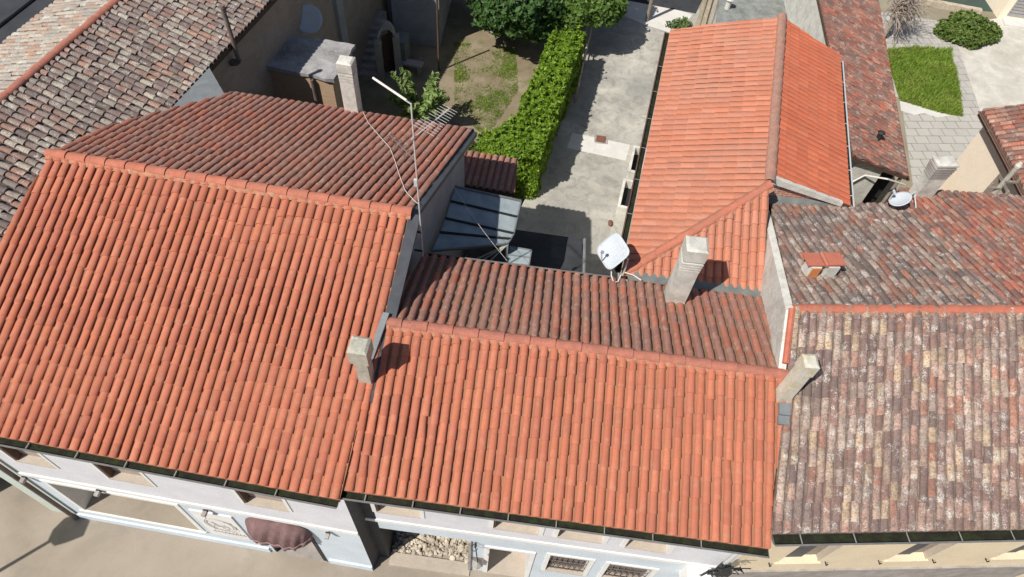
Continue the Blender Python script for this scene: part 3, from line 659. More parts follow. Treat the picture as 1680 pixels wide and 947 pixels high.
for a, b, c, d in WIN_M:
    mb = MB(); FB.box(mb, a, b, -.2, -.165, c, d); wn = obj('window', mb, 'blind', MH)
    mb = MB(); FB.box(mb, a + .002, a + .045, -.164, -.004, c + .032, d - .002); obj('shutter', mb, 'wood_dark', wn)
    mb = MB(); FB.box(mb, a + .003, b - .003, -.164, .025, c + .001, c + .03); obj('sill', mb, 'sill_tan', wn)
    mb = MB(); FB.surround(mb, a, b, c, d, .10, .02, False); obj('surround', mb, 'white_trim', wn)
for a, b, c, d in GRI:
    mb = MB(); FB.box(mb, a, b, -.2, -.165, c, d); wn = obj('window', mb, 'pane', MH)
    mb = MB(); FB.box(mb, a + .003, b - .003, -.164, .03, c + .001, c + .03); obj('sill', mb, 'sill_tan', wn)
    mb = MB(); FB.surround(mb, a, b, c, d, .10, .025, False); obj('surround', mb, 'white_trim', wn)
    mb = MB(); n = 7
    for i in range(n + 1):
        u = a + (b - a) * i / n; mb.tube([FB.p(u, -.06, c + .04), FB.p(u, -.06, d - .02)], .011, 6)
    for z in (c + .1, c + .75, d - .35, d - .06): mb.tube([FB.p(a, -.06, z), FB.p(b, -.06, z)], .011, 6)
    for i in range(n):
        u = a + (b - a) * (i + .5) / n
        for zc, rr_ in ((d - .2, .06), (c + .42, .065)):
            mb.tube([FB.p(u + rr_ * math.cos(t / 5 * math.pi), -.06, zc + rr_ * 1.4 * math.sin(t / 5 * math.pi)) for t in range(11)], .009, 5)
    obj('grille', mb, 'rust_pipe', wn)
a, b, c, d = GAR
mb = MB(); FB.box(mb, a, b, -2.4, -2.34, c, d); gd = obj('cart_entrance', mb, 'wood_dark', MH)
mb = MB(); FB.box(mb, a + .02, b + .02, -.12, .2, .006, .045); FB.box(mb, a + .02, b + .02, -.15, -.121, .006, .06); obj('threshold', mb, 'sill_tan', gd)
mb = MB(); FB.box(mb, b - .03, b + .04, -.05, .05, 0, d); obj('jamb', mb, 'stone_plinth', gd)
mb = MB(); rr = random.Random(31)
for i in range(620):
    u = a + .06 + (b - a - .12) * rr.random(); q = -.2 - 1.6 * rr.random(); s = .035 + .06 * rr.random(); vv = []
    base = FB.p(u, q, s * .35 + .02)
    for k in range(12):
        dd = V((rr.gauss(0, 1), rr.gauss(0, 1), rr.gauss(0, .7))).normalized(); vv.append(base + dd * s * (.8 + .4 * rr.random()))
    bm = bmesh.new(); [bm.verts.new(p) for p in vv]; bmesh.ops.convex_hull(bm, input=bm.verts); bm.verts.index_update()
    bm.verts.ensure_lookup_table(); lv = [v for v in bm.verts if v.link_faces]; ix = {v: n for n, v in enumerate(lv)}
    mb.add([v.co.copy() for v in lv], [tuple(ix[v] for v in f.verts) for f in bm.faces], 0, (rr.random(), rr.random(), 0)); bm.free()
rb = obj('rubble_stones', mb, 'rubble'); rb['kind'] = 'stuff'
rb['label'] = 'loose pale rubble stones covering the floor of the open cart entrance'; rb['category'] = 'stones'
a, b, c, d = DOOR_M
mb = MB(); FB.box(mb, a, b, -.8, -.76, c, d); dr = obj('door', mb, 'cloth_brown', MH)
mb = MB(); FB.surround(mb, a, b, c, d, .12, .03, False); obj('surround', mb, 'white_trim', dr)
mb = MB(); FB.box(mb, a + .002, b - .002, -.6, .05, .001, .05); FB.box(mb, a + .002, b - .002, -.759, -.6, .001, .2); obj('step', mb, 'sill_tan', dr)
gutter(MH, mw(-.06, -3.17, 6.93), mw(8.12, -3.17, 6.93), -MV, step=.92)
mb = MB(); z0 = 6.8; mb.hexa([mw(0, -3.1, z0), mw(8.1, -3.1, z0), mw(8.1, -2.55, z0), mw(0, -2.55, z0), mw(0, -3.1, z0 + .04), mw(8.1, -3.1, z0 + .04), mw(8.1, -2.55, z0 + .1), mw(0, -2.55, z0 + .1)]); obj('soffit', mb, 'white_trim', MH)
gutter(MH, mw(.45, 2.61, 7.02), mw(5.0, 2.61, 7.02), MV, step=1.4)
# downpipe at the right end
mb = MB(); mb.tube([mw(7.95, -3.26, 6.78), FB.p(8.1, .16, 6.2), FB.p(8.1, .09, 5.7), FB.p(8.1, .09, .1)], .045, 10); obj('downpipe', mb, 'alu', MH)
chimney(MH, (-2.72, 6.36, 7.62), -3, .25, .26, 1.36, 'chimney_grey', 0, .06, .40, sink=.5)
chimney(MH, (3.76, 9.40, 7.25), -1, .42, .40, 1.98, 'chimney_white', 4, .022, .34, sink=.8)
mb = MB(); p = V((3.76, 9.15, 7.28)); mb.obox(p + V((0, 0, .0)), V((.32, 0, 0)), V((0, .05, -.02)), V((0, 0, .05))); obj('apron_flashing', mb, 'lead', MH)
ck = chimney(MH, (5.60, 6.72, 7.95), 3, .23, .26, 1.42, 'chimney_lichen', 0, .02, .34, sink=.5)
mb = MB(); mb.obox((5.575, 6.40, 8.01), V((.11, 0, 0)), V((0, .11, .04)), V((0, 0, .035))); mb.obox((5.56, 6.2, 7.92), V((.11, 0, 0)), V((0, .08, .028)), V((0, 0, .03))); obj('apron_flashing', mb, 'zinc', MH)
mb = MB(); mb.hexa([(2.75, 9.98, 6.98), (5.98, 9.80, 6.98), (5.98, 10.10, 6.98), (2.75, 10.22, 6.98), (2.75, 9.98, 7.06), (5.98, 9.80, 7.06), (5.98, 10.10, 7.09), (2.75, 10.22, 7.09)]); obj('valley_flashing', mb, 'lead', MH)

# wall lantern, letter box and cables on the blue front
t = thing('wall_lantern', 'grey metal lantern on a black scrolled bracket between cart entrance and door', 'lantern', FB.p(2.46, 0, 2.2))
mb = MB(); mb.tube([FB.p(2.38, .03, 2.3), FB.p(2.38, .03, 2.75), FB.p(2.44, .25, 2.85), FB.p(2.5, .42, 2.7), FB.p(2.5, .42, 2.52)], .014, 6)
mb.tube([FB.p(2.38 + .08 * math.cos(k * .7), .12 + .08 * math.sin(k * .7), 2.62) for k in range(9)], .010, 5); obj('bracket', mb, 'black_iron', t)
mb = MB(); c = FB.p(2.5, .42, 2.3)
for r0, r1, z0, z1 in ((.03, .14, .22, .10), (.12, .09, .10, -.14), (.09, .03, -.14, -.18)): mb.tube([c + V((0, 0, z0)), c + V((0, 0, z1))], [r0, r1], 6)
obj('lamp_shade', mb, 'stone_plinth', t)
t = thing('letter_box', 'small black letter box low on the blue wall left of the door', 'letter box', FB.p(2.5, 0, 1.1))
mb = MB(); FB.box(mb, 2.36, 2.62, .0, .13, .95, 1.3); obj('box_body', mb, 'black_iron', t)
mb = MB(); FB.box(mb, 2.34, 2.64, -.0, .16, 1.3, 1.33); obj('lid', mb, 'rust_pipe', t)
t = thing('junction_box', 'white utility box with tangled black cables beside the downpipe', 'utility box', FB.p(7.9, 0, 3.2))
mb = MB(); FB.box(mb, 7.45, 7.98, .0, .3, 2.55, 3.35); FB.box(mb, 7.42, 8.01, .0, .34, 3.35, 3.38); obj('box_body', mb, 'white_trim', t)
mb = MB(); rr = random.Random(9)
for i in range(7):
    u, z = 7.85 + .1 * rr.random(), 3.4; pts = []
    for k in range(9): pts.append(FB.p(u + .18 * math.sin(k * 1.1 + i) + .07 * k * (1 if i % 2 else .6), .1 + .16 * abs(math.sin(k + i)), z + .11 * k + .05 * math.cos(k * 2 + i)))
    mb.tube(pts, .014, 5)
mb.obox(FB.p(8.12, .2, 3.95), FB.u * .12, FB.n * .1, V((0, 0, .16))); obj('cable', mb, 'black_iron', t)

# ------------------------------------------------------------------ cream house (right)
RU = V((math.cos(R(6.4)), math.sin(R(6.4)), 0)); RV = V((-RU.y, RU.x, 0)); OR = V((5.88, 8.44, 0))
def rw(u, v, z=0): return OR + RU * u + RV * v + V((0, 0, z))
TR = .3365
RH = thing('house', 'cream house with lichen covered old tiles on its street slope', 'house', (9, 5, 0))
slope('roof_slope', 'tile_old', RH, [(5.88, 8.44), (5.29, 4.20), rw(8.5, -4.16), rw(8.5, 0)], OR, 8.6, -RV, TR, pitch=.187, course=.33, hh=.05, wl=.44, wu=.38, jit=.035, lift=.018, seed=41, skew=RU * -.24)
slope('roof_slope', 'tile_dark_old', RH, [(5.88, 8.44), (6.50, 12.80), rw(4.75, 4.42), rw(4.75, 0)], OR, 8.6, RV, TR, pitch=.187, course=.33, hh=.05, wl=.44, wu=.38, jit=.04, lift=.018, seed=42)
slope('roof_slope', 'tile_red_old', RH, [rw(4.75, 0), rw(4.75, 4.5), rw(5.2, 5.25), rw(8.9, 4.85), rw(8.7, 0)], OR, 8.6, RV, TR, pitch=.187, course=.33, hh=.05, wl=.42, wu=.36, jit=.03, lift=.018, seed=43)
ridge('ridge_cap', 'terracotta', RH, rw(-.02, 0, 8.63), rw(8.6, 0, 8.63), r=.10, ln=.5, flat=.6)
FR = Face((5.24, 4.637), (math.cos(R(6.3)), math.sin(R(6.3))))
WIN_R = [(1.75, 2.75, 3.22, 4.75), (4.47, 5.44, 3.25, 4.75), (7.2, 8.15, 3.25, 4.75)]
mb = MB(); FR.wall(mb, .0, 9.2, 0, 7.0, [(*q, .2) for q in WIN_R], split=2.46, rev=2)
for p, q, z1, z2 in ((rw(8.7, -3.7), rw(8.7, 0), 7.1, 8.4), (rw(8.7, 0), rw(8.7, 4.6), 8.4, 6.9), (rw(8.7, 4.6), rw(5.3, 5.0), 6.9, 6.75), (rw(5.3, 5.0), rw(4.9, 4.2), 6.75, 7.0), (rw(4.9, 4.2), V((6.55, 12.6, 0)), 7.0, 7.0)):
    mb.quad(p, q, q + V((0, 0, z2)), p + V((0, 0, z1)), 0)
obj('wall', mb, ['wall_cream', 'stone_plinth', 'sill_tan'], RH)
for a, b, c, d in WIN_R:
    mb = MB(); FR.box(mb, a, b, -.2, -.16, c, d); wn = obj('window', mb, 'wood_grey', RH)
    mb = MB(); FR.box(mb, a + .04, a + (b - a) * .62, -.159, -.11, c + .03, d - .002); obj('shutter', mb, 'slate_flash', wn)
    mb = MB(); FR.box(mb, a - .06, b + .06, .001, .05, c - .06, c + .02); FR.box(mb, a + .002, b - .002, -.159, .001, c + .001, c + .02); obj('sill', mb, 'wall_cream', wn)
    for s in (0, 1):
        mb = MB(); u = b if s else a; sg = 1 if s else -1
        mb.tube([FR.p(u + sg * .2, .0, c - .02), FR.p(u + sg * .2, .09, c - .02), FR.p(u + sg * .2, .09, c + .07)], .016, 6); obj('shutter_hook', mb, 'black_iron', wn)
mb = MB(); FR.box(mb, .02, 9.2, .0, .05, 2.38, 2.50); obj('string_course', mb, 'stone_plinth', RH)
gutter(RH, rw(-1.0, -4.15, 7.12), rw(8.5, -4.15, 7.12), -RV, r=.095, step=1.05, strap='strap')
mb = MB(); z0 = 6.98; mb.hexa([rw(-1., -4.1, z0), rw(8.5, -4.1, z0), rw(8.5, -3.6, z0), rw(-.95, -3.6, z0), rw(-1., -4.1, z0 + .05), rw(8.5, -4.1, z0 + .05), rw(8.5, -3.6, z0 + .12), rw(-.95, -3.6, z0 + .12)]); obj('soffit', mb, 'wall_cream', RH)
# white party wall standing above the lower roof
pw = [(5.66, 7.05, 8.10), (5.865, 8.40, 8.60), (6.44, 12.5, 7.25)]; mb = MB()
Q = []
for x, y, z in pw: Q += [(x - .16, y, 6.6), (x - .16, y, z - .02), (x - .02, y, z + .04), (x - .02, y, 6.6)]
mb.add(Q, [(0, 1, 2, 3), (11, 10, 9, 8)] + [(4 * i + k, 4 * i + 4 + k, 4 * i + 5 + k, 4 * i + 1 + k) for i in range(2) for k in range(3)])
obj('party_wall', mb, 'plaster_white', RH)
mb = MB(); mb.tube([V((x - .06, y, z + .05)) for x, y, z in ((5.70, 7.3, 8.22), (5.865, 8.40, 8.60))], .07, 8); obj('verge_tile', mb, 'terracotta', RH)
# roof vent of bricks and two flat tiles
vt = px(1338, 452, 8.15); mb = MB(); z = 8.6 - TR * (vt - OR).dot(RV)
vb = V((vt.x, vt.y, z))
mb.obox(vb + RU * -.21 + V((0, 0, .16)), RU * .115, RV * .15, V((0, 0, .27))); vn = obj('roof_vent', mb, 'plaster_white', RH)
mb = MB(); mb.obox(vb + RU * .19 + V((0, 0, .16)), RU * .125, RV * .15, V((0, 0, .27))); obj('vent_pier', mb, 'chimney_white', vn)
mb = MB(); mb.obox(vb + RU * -.20 - RV * .154 + V((0, 0, .16)), RU * .10, RV * .012, V((0, 0, .25))); obj('vent_brick', mb, 'terra_orange', vn)
for s in (-1, 1):
    mb = MB(); mb.obox(vb + RU * (.235 * s + .0) + RV * .07 + V((0, 0, .452 + .01 * s)), RU * .185, RV * .20 + V((0, 0, -.03)), V((0, 0, .017))); obj('vent_tile', mb, 'terracotta', vn)
mb = MB(); mb.tube([vb + RU * .02 - RV * .13 + V((0, 0, .47)), vb + RU * .02 + RV * .27 + V((0, 0, .42))], .045, 8); obj('vent_tile', mb, 'ridge_orange', vn)
# corbelled white stack behind the rear eave
cc = V((10.9, 13.95, 6.8)); chimney(RH, cc, 8, .50, .32, 1.42, 'chimney_white', 5, .035, .05, sink=2.2, bandmat='stone_plinth')

# ------------------------------------------------------------------ long rear house with salmon roof
WH = thing('house', 'long rear house with smooth salmon tiled roof beside the driveway', 'house', (6, 16, 0))
DL = V((-.984, .18, 0)).normalized(); A0 = V((6.16, 12.55, 0)); RF = V((7.66, 20.21, 0)); P0 = V((6.34, 13.04, 0))
slope('roof_slope', 'tile_salmon', WH, [A0, RF, (4.40, 20.55), (2.60, 10.12)], P0, 8.05, DL, .328, pitch=.235, course=.36, hh=.04, wl=.46, wu=.40, jit=.004, lift=.02, seed=51, phase=.03)
slope('roof_slope', 'tile_red', WH, [V((6.22, 12.98, 0)), (8.58, 12.90), (9.64, 19.47), RF], P0, 8.05, -DL, .328, pitch=.2, course=.34, hh=.022, wl=.48, wu=.44, jit=.003, lift=.012, seed=52, phase=.03)
slope('roof_slope', 'tile_salmon', WH, [A0 + V((-.03, 0, 0)), (2.62, 10.14), (5.94, 10.0), (6.12, 12.0)], A0, 8.05, (-.045, -1), .41, pitch=.205, course=.36, hh=.055, wl=.42, wu=.36, jit=.006, seed=53)
ridge('ridge_cap', 'ridge_grey', WH, V((6.20, 12.75, 8.07)), V((7.67, 20.25, 8.07)), r=.14, ln=.42, mortar=False)
ridge('hip_cap', 'ridge_orange', WH, V((2.66, 10.18, 7.06)), V((6.17, 12.6, 8.10)), r=.11, ln=.42)
mb = MB()
def zl(p): return 8.05 - .328 * (V((p[0], p[1], 0)) - P0).dot(DL) - .16
def zr_(p): return 8.05 + .328 * (V((p[0], p[1], 0)) - P0).dot(DL) - .16
for p, q, z1, z2, mi in (((4.75, 20.40), (3.0, 10.4), None, None, 0), ((3.0, 10.4), (6.0, 10.3), 6.9, 6.9, 0), ((6.3, 12.97), (8.35, 12.97), None, None, 1), ((8.35, 12.97), (9.38, 19.4), None, None, 0), ((9.38, 19.4), (7.6, 20.1), None, None, 0), ((7.6, 20.1), (4.75, 20.40), None, None, 0)):
    f1 = z1 or (zl(p) if (V((*p, 0)) - P0).dot(DL) > 0 else zr_(p)); f2 = z2 or (zl(q) if (V((*q, 0)) - P0).dot(DL) > 0 else zr_(q))
    mb.quad((*p, 0), (*q, 0), (*q, f2), (*p, f1), mi)
obj('wall', mb, ['plaster_white', 'brick_red'], WH)
mb = MB(); mb.hexa([(6.45, 12.76, 7.1), (8.3, 12.86, 7.1), (8.3, 12.96, 7.1), (6.45, 12.96, 7.1), (6.45, 12.76, 7.2), (8.3, 12.86, 7.2), (8.3, 12.96, 7.36), (6.45, 12.96, 7.36)]); obj('apron_flashing', mb, 'lead', WH)
mb = MB(); zz = lambda x: 8.05 + .328 * (V((x, 12.9, 0)) - P0).dot(DL)
mb.hexa([(6.24, 12.84, zz(6.24) - .17), (8.35, 12.86, zz(8.35) - .10), (8.35, 12.965, zz(8.35) - .10), (6.24, 12.965, zz(6.24) - .17), (6.24, 12.84, zz(6.24) + .03), (8.35, 12.86, zz(8.35) + .03), (8.35, 12.965, zz(8.35) + .03), (6.24, 12.965, zz(6.24) + .03)])
obj('gable_coping', mb, 'plaster_white', WH)
gutter(WH, V((2.60, 10.3, 6.93)), V((4.38, 20.5, 6.93)), DL, r=.07, step=1.3, metal='wood_dark')
gutter(WH, V((8.60, 12.9, 7.22)), V((9.66, 19.45, 7.22)), -DL, r=.065, step=1.0, metal='dish_white', strap='alu')

# ------------------------------------------------------------------ old lean-to beside it
EH = thing('lean_to', 'old lean-to with mottled red and grey tiles between rear house and lawn', 'lean-to', (12, 20, 0))
ED = V((.989, -.146, 0)); e0 = V((10.72, 17.50, 0))
slope('roof_slope', 'tile_red_old', EH, [(10.72, 17.50), (13.14, 17.88), (14.95, 30.5), (11.2, 31.0)], e0, 5.02, ED, .42, pitch=.2, course=.36, hh=.05, wl=.44, wu=.38, jit=.045, lift=.02, seed=61)
mb = MB()
zE = lambda p: 5.02 - .42 * (V((p[0], p[1], 0)) - e0).dot(ED) - .17
def wq(p, q, mi=0): mb.quad((*p, 0), (*q, 0), (*q, zE(q)), (*p, zE(p)), mi)
wq((11.12, 17.74), (12.2, 17.86)); wq((11.12, 18.6), (11.12, 17.74)); wq((10.9, 18.6), (11.12, 18.6)); wq((12.2, 17.86), (12.5, 20.0), 0); wq((12.5, 20.0), (13.1, 20.0), 0); wq((13.1, 20.0), (14.7, 30.3)); wq((11.2, 30.8), (10.9, 18.6)); wq((14.7, 30.3), (11.2, 30.8))
obj('wall', mb, 'plaster_white', EH)
mb = MB(); mb.tube([(13.0, 17.98, 0), (13.0, 17.98, 3.95)], .06, 8); obj('post', mb, 'wood_grey', EH)
mb = MB(); mb.obox((12.25, 18.6, 1.9), V((.9, 0, 0)), V((0, .02, 0)), V((0, 0, 1.9))); obj('back_panel', mb, 'dark_void', EH)  # near-black panel paints in the shade of the open porch
mb = MB(); p = px(1438, 245, 4.5); p = V((12.15, 19.1, 0)); z = zE((12.15, 19.1)) + .2
mb.tube([(p.x, p.y, z - .1), (p.x, p.y, z + .28)], .09, 10); mb.tube([(p.x, p.y, z + .28), (p.x, p.y, z + .34)], [.14, .05], 10); obj('flue', mb, 'black_iron', EH)
gutter(EH, V((13.17, 17.9, 3.9)), V((14.97, 30.4, 3.9)), ED, r=.05, step=1.8, metal='wood_dark')
mb = MB(); mb.tube([(10.85, 17.60, 3.3), (11.6, 17.70, 4.1), (12.2, 17.4, 4.3), (13.1, 17.7, 3.85)], .03, 6)
setp(obj('drain_hose', mb, 'cable_white'), 'white hose slung across the pale front wall of the lean-to', 'hose')

# ------------------------------------------------------------------ old neighbouring house with the long grey roof (left)
FU = V((math.cos(R(78)), math.sin(R(78)), 0)); FN = V((FU.y, -FU.x, 0)); FO = V((-13.0 + .0, 13.1, 0))
FO = V((-9.8, 15, 0)) - FN * 3.12
def fw(t, n, z=0): return FO + FU * t + FN * n + V((0, 0, z))
NH = thing('house', 'long old house with mossy grey and cream roof tiles running to the back', 'house', fw(0, 0))
TF = .32
def run_to_front(n): # where the roof meets the street line
    return -9.6 - n * .06
slope('roof_slope', 'tile_grey_old', NH, [fw(-10.95, 0), fw(-10.3, 3.12), fw(18, 3.12), fw(18, 0)], FO, 8.0, FN, TF, pitch=.2, course=.31, hh=.058, wl=.43, wu=.36, jit=.04, lift=.028, seed=71, lipd=.022)
slope('roof_slope', 'tile_lichen', NH, [fw(-10.95, 0), fw(18, 0), fw(18, -2.9), fw(-11.6, -2.9)], FO, 8.0, -FN, TF, pitch=.2, course=.34, hh=.04, wl=.44, wu=.38, jit=.05, lift=.012, seed=72)
ridge('ridge_cap', 'ridge_brown', NH, fw(-10.9, 0, 8.04), fw(18, 0, 8.04), r=.12, ln=.6, mortar=False)
mb = MB()
f0, f1, f2, f3 = FP.p(-14.9, 0, 0), FP.p(-8.45, 0, 0), fw(17.8, 2.75), fw(17.8, -2.6)
FP.wall(mb, -15.2, -8.47, 0, 6.6, [(-11.2, -9.3, 0, 2.6, 1.2)], rev=0)
mb.add([FP.p(-15.2, 0, 6.6), FP.p(-8.47, 0, 6.6), FP.p(-8.7, 0, 6.82), FP.p(-12.1, 0, 7.82), FP.p(-15.2, 0, 6.85)], [(0, 1, 2, 3, 4)], 0)
for p, q, z in ((FP.p(-8.9, -.05, 0), f2, 6.85), (f2, f3, 6.9), (f3, FP.p(-15.2, 0, 0), 6.85)): mb.quad(p, q, q + V((0, 0, z)), p + V((0, 0, z)), 1)
obj('wall', mb, ['wall_mint', 'brick_beige'], NH)
mb = MB(); FP.box(mb, -11.2, -9.3, -1.2, -1.15, 0, 2.6); obj('door', mb, 'wood_dark', NH)
mb = MB(); q = [fw(.3, 3.0, 6.98), lw(-7.85, 1.9, 7.02), lw(-6.5, 4.55, 7.02), fw(1.5, 3.0, 6.98)]
mb.add(q + [p + V((0, 0, .06)) for p in q], [(4, 5, 6, 7), (0, 1, 5, 4), (1, 2, 6, 5), (2, 3, 7, 6), (3, 0, 4, 7)]); obj('valley_flashing', mb, 'zinc', NH)
mb = MB(); a_, b_ = fw(4.0, 2.95, 6.55), fw(14, 2.95, 6.55); mb.tube([fw(1.5, 3.05, 6.82), fw(17.5, 3.05, 6.82)], .05, 6); obj('eave_beam', mb, 'wood_dark', NH)
fl = thing('flue_pipe', 'tall rusty grey stove pipe standing against the old brick wall', 'flue pipe', (-9.2, 17.9, 6.2))
b = px(391, 96, 6.5); mb = MB(); mb.tube([b + V((-.5, -.05, -.25)), b + V((-.08, 0, -.2)), b + V((0, 0, -.05)), b + V((0, 0, 1.75))], .065, 10); obj('pipe', mb, 'rust_pipe', fl)
mb = MB(); mb.tube([b + V((0, 0, 1.72)), b + V((0, 0, 1.8))], [.09, .07], 10); mb.obox(b + V((-.15, 0, -.12)), V((.2, 0, 0)), V((0, .1, 0)), V((0, 0, .02))); obj('cap', mb, 'rust_pipe', fl)
# dark flat roofed building across the alley
mb = MB(); BH = thing('house', 'dark flat felt roofed building in the far top left corner', 'house', fw(5, -7))
q = [fw(-14, -4.6), fw(16, -4.6), fw(16, -14), fw(-14, -14)]; mb.prism(list(reversed(q)), 0, 5.0); obj('wall', mb, 'felt', BH)
mb = MB(); q = [fw(-14.2, -4.4), fw(16.2, -4.4), fw(16.2, -14.2), fw(-14.2, -14.2)]; mb.prism(list(reversed(q)), 5.003, 5.15); obj('roof', mb, 'felt', BH)
mb = MB(); mb.tube([fw(-14, -6.2, 5.2), fw(16, -6.6, 5.2)], .06, 6); obj('roof_kerb', mb, 'felt', BH)
# ------------------------------------------------------------------ peach house at the right edge
QH = thing('house', 'peach rendered house with brown eaves behind the rear courtyard', 'house', (18, 17, 0))
slope('roof_slope', 'tile_red_old', QH, [(16.0, 20.6), (16.13, 12.5), (19.6, 12.4), (19.5, 20.5)], (16.05, 16.5), 5.02, (-1, -.02), .34, pitch=.21, course=.36, hh=.055, wl=.43, wu=.37, jit=.012, seed=81)
FQ = Face((16.25, 20.35), (.018, -1.0)); mb = MB()
wy = [px(1609, 319, 3.6), px(1639, 284, 3.6)]
QW = (2.25, 3.15, 2.7, 4.2)
FQ.wall(mb, 0, 8, 0, 4.95, [(*QW, .16)], rev=1)
for p, q in (((16.25, 20.35), (19.4, 20.3)), ((19.4, 20.3), (19.4, 12.4)), ((19.4, 12.4), (16.39, 12.4))): mb.quad((*q, 0), (*p, 0), (*p, 4.95 + (1.1 if p[0] > 17 else 0)), (*q, 4.95 + (1.1 if q[0] > 17 else 0)))
obj('wall', mb, ['wall_peach', 'wood_grey'], QH)
a, b, c, d = QW
mb = MB(); FQ.box(mb, a, b, -.16, -.13, c, d); wn = obj('window', mb, 'sill_tan', QH)
mb = MB(); FQ.surround(mb, a, b, c, d, .12, .03, True); obj('surround', mb, 'wood_grey', wn)
mb = MB(); FQ.box(mb, -.25, 8, .0, .30, 4.80, 4.86); FQ.box(mb, -.25, 8, .26, .30, 4.86, 5.0); obj('eave_board', mb, 'fascia', QH)
gutter(QH, V((16.01, 20.6, 4.98)), V((16.14, 12.5, 4.98)), (-1, -.02), r=.06, step=2.0, metal='fascia')
up = thing('utility_pole', 'weathered grey concrete pole with a pale rounded top before the peach wall', 'pole', px(1640, 316, 5.4))
b = px(1673, 270, 6.7); mb = MB(); mb.tube([(b.x, b.y, 0), (b.x, b.y, 6.6)], [.11, .07], 10); obj('pole_shaft', mb, 'chimney_grey', up)
mb = MB(); mb.tube([(b.x, b.y, 6.58), (b.x, b.y, 6.66), (b.x, b.y, 6.76)], [.085, .095, .05], 10); obj('pole_cap', mb, 'chimney_white', up)
for dz, s in ((.55, 1), (.85, -1), (1.1, 1)):
    mb = MB(); mb.obox((b.x + .16 * s, b.y - .05, 6.6 - dz), V((.2, 0, 0)), V((0, .03, 0)), V((0, 0, .03))); mb.tube([(b.x + .32 * s, b.y - .05, 6.6 - dz), (b.x + .32 * s, b.y - .05, 6.78 - dz)], [.05, .035], 8); obj('bracket', mb, 'wood_grey', up)

# ------------------------------------------------------------------ outbuilding and shaded house in the yard behind
OB = thing('outbuilding', 'small tan brick outbuilding with a stained flat concrete roof behind the white chimney', 'outbuilding', (-7.9, 20, 0))
q = [px(424, 106, 5), px(548, 131, 5), px(582, 74, 5), px(464, 54, 5)]; cen = sum(q, V()) / 4
mb = MB(); mb.prism([p + (cen - p).normalized() * .16 for p in q], 0, 4.86); obj('wall', mb, 'brick_tan', OB)
mb = MB(); rr = random.Random(3); e = []
for i in range(4):
    for k in range(8): p = q[i].lerp(q[(i + 1) % 4], k / 8); e.append(p + (p - cen).normalized() * rr.uniform(-.04, .05))
mb.prism(e, 4.863, [5.0 + rr.uniform(-.02, .02) for _ in e]); obj('roof', mb, 'outb_roof', OB)
d = (q[1] - q[0]).normalized(); p = q[0].lerp(q[1], .70) ; mb = MB(); nrm = V((d.y, -d.x, 0)); p = p - nrm * .02
mb.tube([V((p.x, p.y, 4.84)) + nrm * .06, V((p.x, p.y, .1)) + nrm * .06], .06, 8); obj('downpipe', mb, 'rust_pipe', OB)

GH = thing('house', 'grey rendered house with outside stair and arch in the shaded yard', 'house', (-7.5, 28, 0))
def blk(x0, x1, y0, y1, z0, z1): m_ = MB(); m_.prism([(x0, y0), (x1, y0), (x1, y1), (x0, y1)], z0, z1); return m_
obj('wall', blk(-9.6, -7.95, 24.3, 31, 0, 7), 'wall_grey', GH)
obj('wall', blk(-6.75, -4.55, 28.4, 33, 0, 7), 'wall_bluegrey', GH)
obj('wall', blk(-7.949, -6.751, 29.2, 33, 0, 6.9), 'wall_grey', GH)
mb = MB(); n = 9
for i in range(n): mb.prism([(-7.94, 25.4 + i * .3), (-6.95, 25.4 + i * .3), (-6.95, 25.7 + i * .3), (-7.94, 25.7 + i * .3)], 0, .3 + .19 * i)
obj('stair', mb, 'stone_plinth', GH)
mb = MB(); arc = [(-6.85, 25.6, 0), (-6.85, 25.6, 1.9)] + [(-6.5 - .35 * math.cos(t / 8 * math.pi), 25.6 + .55 * t / 8, 1.9 + .7 * math.sin(t / 8 * math.pi)) for t in range(1, 8)] + [(-6.15, 26.15, 1.9), (-6.15, 26.15, 0)]
for a_, b_ in zip(arc, arc[1:]): a_, b_ = V(a_), V(b_); dd = (b_ - a_); s_ = V((.05, -.12, 0)); mb.obox((a_ + b_) / 2, dd * .53, V((.14, .02, 0)) if abs(dd.z) > .3 else V((.0, .0, .11)), V((-.03, .17, 0)))
obj('arch', mb, 'concrete', GH)
mb = MB(); mb.obox((-6.47, 26.35, .95), V((.3, .25, 0)), V((-.01, .02, 0)), V((0, 0, .95))); obj('door', mb, 'wood_dark', GH)
mb = MB(); mb.tube([(-8.75, 24.25, 0), (-8.72, 24.25, 6)], .05, 6); obj('downpipe', mb, 'wood_dark', GH)
t = thing('stone_bench', 'pale stone bench slab against the shaded blue grey wall', 'bench', px(672, 100, .4))
b = px(672, 103, .45); mb = MB(); mb.obox(b, V((.62, -.1, 0)), V((.03, .2, 0)), V((0, 0, .05))); obj('seat', mb, 'concrete', t)
for s in (-1, 1):
    mb = MB(); mb.obox(b + V((.45 * s, -.07 * s, -.25)), V((.07, 0, 0)), V((0, .16, 0)), V((0, 0, .2))); obj('leg', mb, 'concrete', t)
t = thing('water_tank', 'grey blue box shaped tank above the bench in the shaded yard', 'tank', px(655, 85, .5))
b = px(656, 78, .9); mb = MB(); mb.obox(b, V((.36, -.04, 0)), V((.04, .36, 0)), V((0, 0, .5))); mb2 = MB(); mb2.obox(b + V((0, 0, .53)), V((.4, -.04, 0)), V((.04, .4, 0)), V((0, 0, .03)))
obj('tank_body', mb, 'zinc', t); obj('lid', mb2, 'zinc', t)
t = thing('shadow_post', 'thin wooden post added to cast a line of shadow over the garden', 'post', (-4.35, 26.55, 0))
mb = MB(); mb.tube([(-4.35, 26.55, 0), (-4.33, 26.55, 3.7)], .05, 7); obj('post_shaft', mb, 'wood_dark', t)  # unseen post, added for the shadow line it throws across the garden

